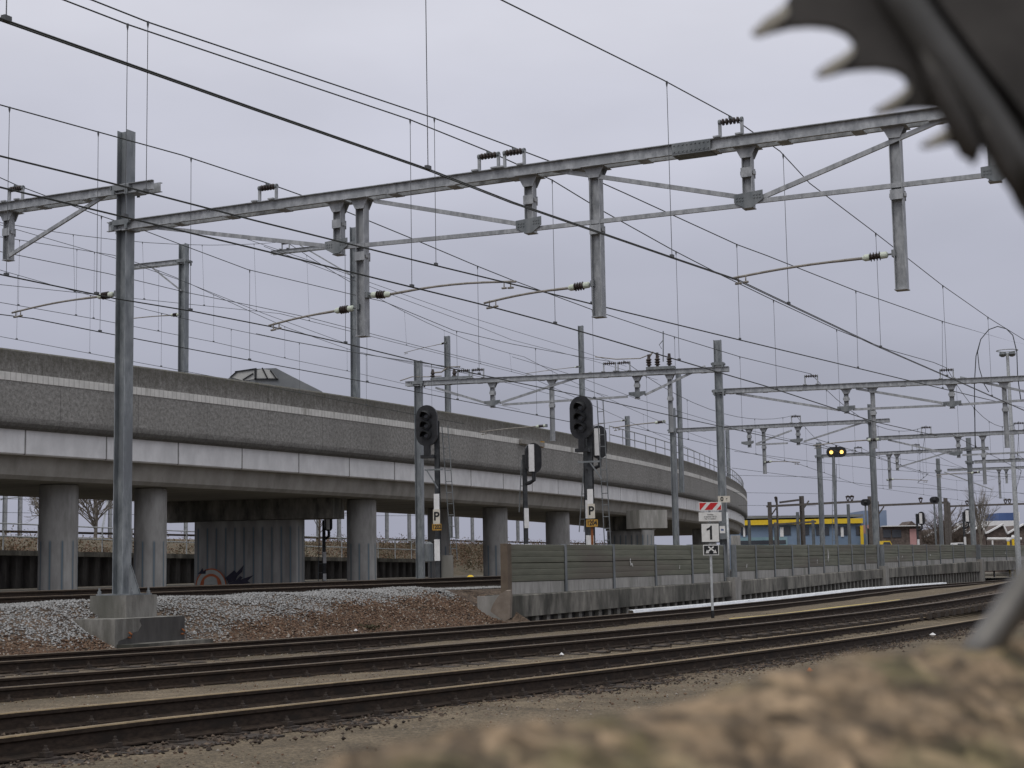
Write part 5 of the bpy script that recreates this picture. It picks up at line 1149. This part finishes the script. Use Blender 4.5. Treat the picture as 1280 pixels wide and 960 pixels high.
c, sx, sy, sz = qbox(1079, 1108, 638, 170, 8); root = thing('blue_tower', 'pale blue block with a pink panel beside the step mast', 'building', (c[0], c[1], 0)); b = MB(); b.box(c, sx, sy, sz); b.build('wall', M['blue_pale'], root); fr(1078.5, 1088, 656, 667, 170, 'pink_panel', 'pink', root); fr(1079, 1090, 667, 690, 170, 'blue_panel', 'blue', root)
YH = 160
c, sx, sy, sz = qbox(1103, 1151, 658, YH, 7); root = thing('brick_house', 'low brown brick house with a white eave and a pink door', 'house', (c[0], c[1], 0)); b = MB(); b.box(c, sx, sy, sz); b.build('wall', M['brick'], root); fr(1101, 1152, 656.5, 658.5, YH, 'eave', 'white', root, off=.3, th=.6); fr(1104, 1113, 662, 672, YH, 'window', 'glass', root); fr(1115, 1126, 662, 672, YH, 'window', 'glass', root); fr(1138, 1145, 661, 690, YH, 'door', 'pink', root)
a = D(1137, 656, YH); c_ = D(1149, 656, YH); b = MB(); b.prism([(a[0], YH + 1, a[2]), (c_[0], YH + 1, c_[2]), ((a[0] + c_[0]) / 2, YH + 1, a[2] + .4)], (0, 4, 0)); b.build('gable', M['brick'], root)
GSH = 'sawtooth gabled sheds'
for i, (x0, xp, x1, yb, yp, l) in enumerate(((1156, 1177, 1180, 672, 660, 'leftmost, half hidden by bushes'), (1186, 1204, 1208, 668, 657, 'left of the right signal'), (1209, 1226, 1232, 668, 657, 'behind the slim bare tree'), (1233, 1253, 1258, 667, 656, 'in front of the white hall'), (1258, 1279, 1288, 668, 656, 'at the right edge'))):
    Yh = 178; pts = [D(x0, yb, Yh), D(xp, yp, Yh), D(x1, yb, Yh)]; base = [np.array([pts[2][0], Yh, 0]), np.array([pts[0][0], Yh, 0])]
    root = thing('gabled_shed', 'brick sawtooth shed ' + l, 'shed', base[1], GSH); b = MB(); b.prism(pts + base, (0, 8, 0)); b.build('wall', M['brick'], root)
    b = MB(); dd = np.array([0, -.12, .07]); b.bar(pts[0] + dd, pts[1] + dd, .5, .16); b.bar(pts[1] + dd, pts[2] + dd, .5, .16); b.build('white_verge', M['white'], root)
c, sx, sy, sz = qbox(1222, 1268, 651, 196, 10); root = thing('white_hall', 'white flat roofed hall behind the sawtooth sheds', 'hall', (c[0], c[1], 0)); b = MB(); b.box(c, sx, sy, sz); b.build('wall', M['white'], root); fr(1238, 1244, 659, 661, 196, 'window', 'glass', root)
c, sx, sy, sz = qbox(1248, 1272, 641, 205, 6, zb=4.5); root = thing('blue_container', 'deep blue box rising behind the white hall roof', 'box', (c[0], c[1], 4.5)); b = MB(); b.box(c, sx, sy, sz); b.build('body', M['blue_deep'], root)
b = MB(); b.box((c[0], c[1], 2.3), 1.2, 3, 4.5); b.build('support', M['roof_grey'], root); fr(1271, 1274, 640, 652, 204.8, 'pale_edge', 'white', root)
a = D(1234, 673.5, 150); c_ = D(1277, 673.5, 150); root = thing('pipe_bridge', 'white horizontal pipe in front of the sawtooth sheds', 'pipe', (a[0], 150, 0)); b = MB(); b.tube([a, c_], .13, 10); b.build('pipe', M['white'], root)
for k in (.15, .85): q = a + (c_ - a) * k; b = MB(); b.tube([(q[0], q[1], -.3), q], .08, 6); b.build('support', M['white'], root)
for px, yt, l in ((1260, 671, 'left'), (1266, 668, 'right')): p_ = D(px, yt, 148); root = thing('marker_post', 'yellow and white marker post, %s one of the pair under the white pipe' % l, 'post', (p_[0], 148, 0), 'yellow and white marker posts'); b = MB(); b.tube([(p_[0], 148, -.3), (p_[0], 148, p_[2] - .4)], .12, 8); b.build('post', M['yellow'], root); b = MB(); b.lathe((p_[0], 148, p_[2] - .4), [(.15, 0), (.18, .15), (.1, .35)], n=8); b.build('top', M['white'], root)
def car(px, Y, w, m, label, h_=1.45, name='parked_car', zg=.3):
    c = at_px(px, Y); L_ = w * Y / F; root = thing(name, label, 'car', (c[0], c[1], zg)); x = c[0]; b = MB()
    pr = [(-.5, .25), (-.5, .62), (-.44, .72), (-.25, .75), (-.15, 1.0), (.22, 1.0), (.36, .74), (.47, .68), (.5, .55), (.5, .25)]
    b.prism([(x + i * L_, c[1] - .85, zg + j * h_) for i, j in pr], (0, 1.7, 0)); b.build('body', M[m], root)
    b = MB(); b.prism([(x + i * L_, c[1] - .875, zg + j * h_) for i, j in ((-.22, .77), (-.13, .95), (.2, .95), (.31, .77))], (0, 1.75, 0)); b.build('side_window', M['glass'], root)
    for k in (-.3, .3):
        b = MB(); b.lathe((x + k * L_, c[1] - .9, zg + .31), [(.31, 0), (.31, .2)], axis=(0, 1, 0), n=14); wv = b.build('wheel', M['black'], root)
        b = MB(); b.lathe((x + k * L_, c[1] - .91, zg + .31), [(.18, 0), (.18, .02)], axis=(0, 1, 0), n=10); b.build('rim', M['galv_bright'], wv)
    return root
car(1105, 108, 70 * .32, 'yellow', 'yellow vehicle just behind the fence at the step mast', h_=1.6, name='yellow_vehicle', zg=1.05)
car(1197, 112, 22, 'white', 'white car roof showing above the fence left of the right signal', zg=1.05)
# lamp tower
p_ = at_px(1273, 96); Y = 96; root = thing('lamp_tower', 'tall floodlight tower with a ring head at the right edge', 'lamp tower', (p_[0], p_[1], .3)); zt_ = D(1273, 441, Y)[2]
b = MB(); b.tube([(p_[0], p_[1], .2), (p_[0], p_[1], zt_)], [.17, .09], 10); b.build('pole', M['galv_bright'], root)
b = MB(); ring = [np.array([p_[0] + .62 * math.cos(t), p_[1] + .62 * math.sin(t), zt_ + .15]) for t in np.linspace(0, 2 * math.pi, 19)]; b.tube(ring, .03, 6, cap=False); b.build('ring', M['galv'], root)
for k in range(4): a_ = k * math.pi / 2 + .5; b = MB(); q = np.array([p_[0] + .38 * math.cos(a_), p_[1] + .38 * math.sin(a_), zt_ - .04]); b.lathe(q, [(.08, -.16), (.22, -.08), (.18, .06), (.05, .1)], n=10); b.build('lamp_head', M['galv_dark'], root)

# small litter
GL = 'litter on the gravel'
for i, (px, py, s_, mm, l) in enumerate(((1012, 838, .05, 'orange', 'orange ball of litter on the gravel near the pebbly ledge'), (621, 808, .05, 'white', 'white scrap on the front rail of the middle siding'), (1166, 794, .06, 'white', 'white scrap in front of the nearest siding at the right'), (702, 818, .04, 'white', 'white scrap on the gravel between the two nearest sidings'), (390, 905, .035, 'cream', 'pale scrap in front of the nearest siding at the left'), (520, 868, .05, 'blue_pale', 'bluish scrap by the sleeper ends of the nearest siding'), (195, 926, .05, 'cream', 'flat pale chip on the gravel at the lower left'), (522, 831, .07, 'panel_brown', 'brown clod between the two nearest sidings'), (480, 780, .05, 'white', 'white pebble on the brown shoulder'), (445, 788, .05, 'white', 'larger pale stone low on the brown shoulder'))):
    p_ = PZ(px, py, -.15 if i not in (8, 9) else .0); P_ = [p_ + np.array([0, 0, .01])]
    b = MB(); 
    n = 7; vs = [p_ + np.array([s_ * rng.uniform(.6, 1.1) * math.cos(t), s_ * rng.uniform(.6, 1.1) * math.sin(t), rng.uniform(-.2, .2) * s_]) for t in np.linspace(0, 6.28, n, endpoint=False)]
    b.add(vs + [p_ + np.array([0, 0, s_ * .8]), p_ - np.array([0, 0, s_ * .6])], [(k, (k + 1) % n, n) for k in range(n)] + [((k + 1) % n, k, n + 1) for k in range(n)])
    tag(b.build('litter', M[mm]), l, 'litter', GL)
# grass tuft
for (px, py, zz), l in (((52, 808, .0), 'small green tuft beside the farthest siding at the left'), ((460, 785, .0), 'small green tuft low on the brown shoulder')):
    p_ = PZ(px, py, zz); P_ = [p_ + rng.normal(size=3) * [.18, .12, .02] + UP * .03 for _ in range(140)]; me = leaves(P_, rng.uniform(.02, .05, 140), 'grass_tuft', rng.uniform(0, .25, 140), M['leaf']); o = bpy.data.objects.new('grass_tuft', me); COL.objects.link(o); tag(o, l, 'grass')

# ================================================================== FOREGROUND
# pebbly ledge just below the lens
a = D(395, 985, .55); c = D(1400, 776, .80); d = nz((c - a) * [1, 1, 0]); n = np.array([d[1], -d[0], 0])   # n towards the viewer
nu, nw = 480, 150; Lr = np.linalg.norm((c - a)[:2]); b = MB(); cells = rng.uniform(0, 1, (140, 90, 3))
def pebble(x, y, s=.0125):
    gx, gy = x / s, y / s; ix, iy = int(math.floor(gx)), int(math.floor(gy)); m = 9.; hv = 0
    for i in (-1, 0, 1):
        for j in (-1, 0, 1):
            q = cells[(ix + i) % 140, (iy + j) % 90]; dd = (gx - ix - i - q[0]) ** 2 + (gy - iy - j - q[1]) ** 2
            if dd < m: m = dd; hv = q[2]
    return math.sqrt(max(0, 1 - min(m, 1))) * (.4 + .6 * hv)
vs = []
for i in range(nu):
    for j in range(nw):
        s_ = -.12 + (Lr + .42) * i / (nu - 1); w = -.08 + .40 * j / (nw - 1); p_ = a + d * s_ + n * w
        zb_ = a[2] + (c[2] - a[2]) * min(max(s_ / Lr, -.2), 1.2); edge = min(0, w)
        z = zb_ + 0.007 * pebble(s_, w) + .003 * pebble(s_ + .3, w + .2, .04) + .003 * math.sin(s_ * 31) - .0015 - (edge / .08) ** 2 * .05 - max(0, w) ** 1.15 * .62
        vs.append((p_[0], p_[1], z))
top_n = len(vs); b.v = vs; b.f = [(i * nw + j, (i + 1) * nw + j, (i + 1) * nw + j + 1, i * nw + j + 1) for i in range(nu - 1) for j in range(nw - 1)]
# sides down to the ground
rim = [i * nw for i in range(nu)] + [(nu - 1) * nw + j for j in range(1, nw)] + [i * nw + nw - 1 for i in range(nu - 2, -1, -1)] + [j for j in range(nw - 2, 0, -1)]
k0 = len(b.v); b.v += [(b.v[q][0], b.v[q][1], -.4) for q in rim]; b.f += [(rim[k], rim[(k + 1) % len(rim)], k0 + (k + 1) % len(rim), k0 + k) for k in range(len(rim))]; b.m = [0] * len(b.f)
tag(b.build('stone_ledge', M['ledge'], smooth=True), 'blurred tan pebbly ledge across the lower right corner', 'ledge')
# grey rod rising out of the ledge
b = MB(); b.tube([D(1205, 845, .74), D(1236, 800, .74), D(1295, 715, .74), D(1400, 540, .74), D(1500, 400, .74)], 0.0076, 14); tag(b.build('steel_rod', M['rod'], smooth=True), 'blurred thick grey rod slanting up from the ledge at the right edge', 'rod')
# toothed crest
YC = .62; Q = lambda x, y, dy=0: D(930 + x / 3.657, y / 3.657, YC + dy)
root = thing('spiked_crest', 'blurred dark metal crest with hooked pale tipped teeth in the upper right corner', 'spiked crest', D(1350, 60, YC))
outline = [(40, 140), (95, 85), (150, 50), (190, 15), (225, -60), (700, -260), (1100, -260), (1280, -100), (1600, 400), (1700, 1000), (1400, 1100), (1285, 960), (1262, 930), (1190, 770), (1150, 672), (1110, 658), (1080, 668), (1066, 735), (1054, 748), (1040, 705), (1015, 655), (950, 645), (880, 660), (835, 668), (815, 655), (870, 620), (930, 580), (965, 545), (955, 515), (880, 490), (800, 485), (740, 490), (680, 505), (615, 512), (600, 497), (660, 460), (720, 420), (755, 385), (745, 345), (700, 318), (620, 305), (540, 308), (470, 315), (400, 335), (345, 342), (335, 325), (390, 285), (450, 250), (500, 215), (505, 180), (470, 145), (400, 118), (310, 110), (220, 116), (140, 135), (70, 155)]
b = MB(); b.prism([Q(*q, .02) for q in outline], np.array([0, .005, 0])); b.build('toothed_plate', M['crest'], root)
for poly in ([(40, 140), (95, 85), (150, 50), (195, 10), (205, 60), (160, 105), (70, 155)], [(340, 330), (390, 285), (450, 250), (505, 208), (500, 245), (460, 285), (400, 330), (350, 340)], [(605, 500), (660, 460), (720, 420), (757, 382), (755, 425), (715, 465), (660, 498), (615, 510)], [(825, 655), (870, 620), (930, 580), (965, 545), (975, 580), (930, 630), (880, 655), (840, 666)]):
    b = MB(); b.prism([Q(*q, .0155) for q in poly], (0, .004, 0)); b.build('tooth_tip', M['tip'], root)
b = MB(); b.tube([Q(*q, .018) for q in ((600, -200), (735, 20), (900, 260), (1080, 500), (1240, 720), (1420, 960))], [.0075, .0085, .009, .0085, .007, .003], 18); b.build('ridge', M['crest_ridge'], root, smooth=True)
for pts, r_ in ((((800, 210), (880, 370), (965, 540), (1040, 690), (1055, 745)), .005), (((1050, 470), (1120, 610), (1195, 760), (1275, 948)), .0045)):
    b = MB(); n_ = len(pts); b.tube([Q(*q, .014) for q in pts], [.0012] + [r_] * (n_ - 2) + [.0008], 10); b.build('spike', M['crest'], root, smooth=True)
b = MB(); b.prism([Q(*q, .012) for q in ((800, -200), (900, 20), (1080, 260), (1290, 520), (1500, 900), (1800, 900), (1800, -260))], (0, .004, 0)); b.build('dark_plate', M['crest'], root)
# the post that carries crest and rod, outside the frame
b = MB(); q = D(1500, 400, .70); b.tube([(q[0], q[1], -.4), (q[0], q[1], q[2] + .35)], .03, 14); tag(b.build('steel_post', M['crest']), 'dark post outside the frame that carries the spiked crest', 'post')

# ================================================================== LIGHT
w = bpy.data.worlds.new('World'); SC.world = w; w.use_nodes = True; nt = w.node_tree; N = nt.nodes; L = nt.links
SUN_EL, SUN_AZ = R(52), R(205)
sky = N.new('ShaderNodeTexSky'); sky.sky_type = 'NISHITA'; sky.sun_disc = False; sky.sun_elevation = SUN_EL; sky.sun_rotation = SUN_AZ; sky.air_density = 1.6; sky.dust_density = 4
tc = N.new('ShaderNodeTexCoord'); sp = N.new('ShaderNodeSeparateXYZ'); L.new(tc.outputs['Generated'], sp.inputs[0])
rp = N.new('ShaderNodeValToRGB'); e = rp.color_ramp.elements; rp.color_ramp.interpolation = 'EASE'
e[0].position = 0.0; e[0].color = (.365, .378, .465, 1); e[1].position = 1.0; e[1].color = (1.0, 1.0, 1.0, 1)
for p_, c_ in ((.10, (.388, .40, .488)), (.18, (.46, .47, .562)), (.27, (.58, .587, .678)), (.34, (.675, .678, .757)), (.6, (.88, .885, .93))): e.new(p_).color = (*c_, 1)
L.new(sp.outputs[2], rp.inputs[0])
mp = N.new('ShaderNodeMapping'); mp.inputs['Scale'].default_value = (1.2, 1.2, 3.2); L.new(tc.outputs['Generated'], mp.inputs[0])
nz_ = N.new('ShaderNodeTexNoise'); nz_.inputs['Scale'].default_value = 2.1; nz_.inputs['Detail'].default_value = 5; nz_.inputs['Roughness'].default_value = .5; L.new(mp.outputs[0], nz_.inputs['Vector'])
mr = N.new('ShaderNodeMapRange'); mr.inputs['From Min'].default_value = .3; mr.inputs['From Max'].default_value = .7; mr.inputs['To Min'].default_value = 8.9; mr.inputs['To Max'].default_value = 11.0; L.new(nz_.outputs['Fac'], mr.inputs['Value'])
sc_ = N.new('ShaderNodeVectorMath'); sc_.operation = 'SCALE'; L.new(rp.outputs[0], sc_.inputs[0]); L.new(mr.outputs[0], sc_.inputs['Scale'])
mx = N.new('ShaderNodeMixRGB'); mx.inputs[0].default_value = .94; L.new(sky.outputs[0], mx.inputs[1]); L.new(sc_.outputs[0], mx.inputs[2])
L.new(mx.outputs[0], N['Background'].inputs[0]); N['Background'].inputs[1].default_value = .1
sl_ = bpy.data.lights.new('sun', 'SUN'); sl_.energy = .8; sl_.angle = R(25); sl_.color = (1, .97, .93); so = bpy.data.objects.new('sun', sl_); COL.objects.link(so)
dirv = Vector((math.sin(SUN_AZ) * math.cos(SUN_EL), math.cos(SUN_AZ) * math.cos(SUN_EL), math.sin(SUN_EL))); so.rotation_euler = dirv.to_track_quat('Z', 'Y').to_euler(); so.location = (0, 0, 60)

# ================================================================== CAMERA
cam = bpy.data.cameras.new('camera'); co = bpy.data.objects.new('camera', cam); COL.objects.link(co)
cam.sensor_width = 36; cam.lens = 36 * F / 1280; cam.clip_start = .02; cam.clip_end = 6000
co.location = (0, 0, HC); co.rotation_mode = 'XYZ'
from mathutils import Matrix
fx = Vector((0, math.cos(PITCH), math.sin(PITCH))); upv = Vector((0, -math.sin(PITCH), math.cos(PITCH))); rt = Vector((1, 0, 0))
c_, s_ = math.cos(ROLL), math.sin(ROLL)
r2 = rt * c_ - upv * s_; u2 = rt * s_ + upv * c_
co.matrix_world = Matrix(((r2.x, u2.x, -fx.x, 0), (r2.y, u2.y, -fx.y, 0), (r2.z, u2.z, -fx.z, HC), (0, 0, 0, 1)))
cam.dof.use_dof = True; cam.dof.focus_distance = 32; cam.dof.aperture_fstop = 9.5; cam.dof.aperture_blades = 7
SC.camera = co
vs_ = SC.view_settings; vs_.view_transform = 'Standard'; vs_.look = 'None'; vs_.exposure = 0; vs_.gamma = 1; vs_.use_curve_mapping = False
SC.cycles.use_denoising = True; SC.cycles.max_bounces = 5; SC.cycles.diffuse_bounces = 3
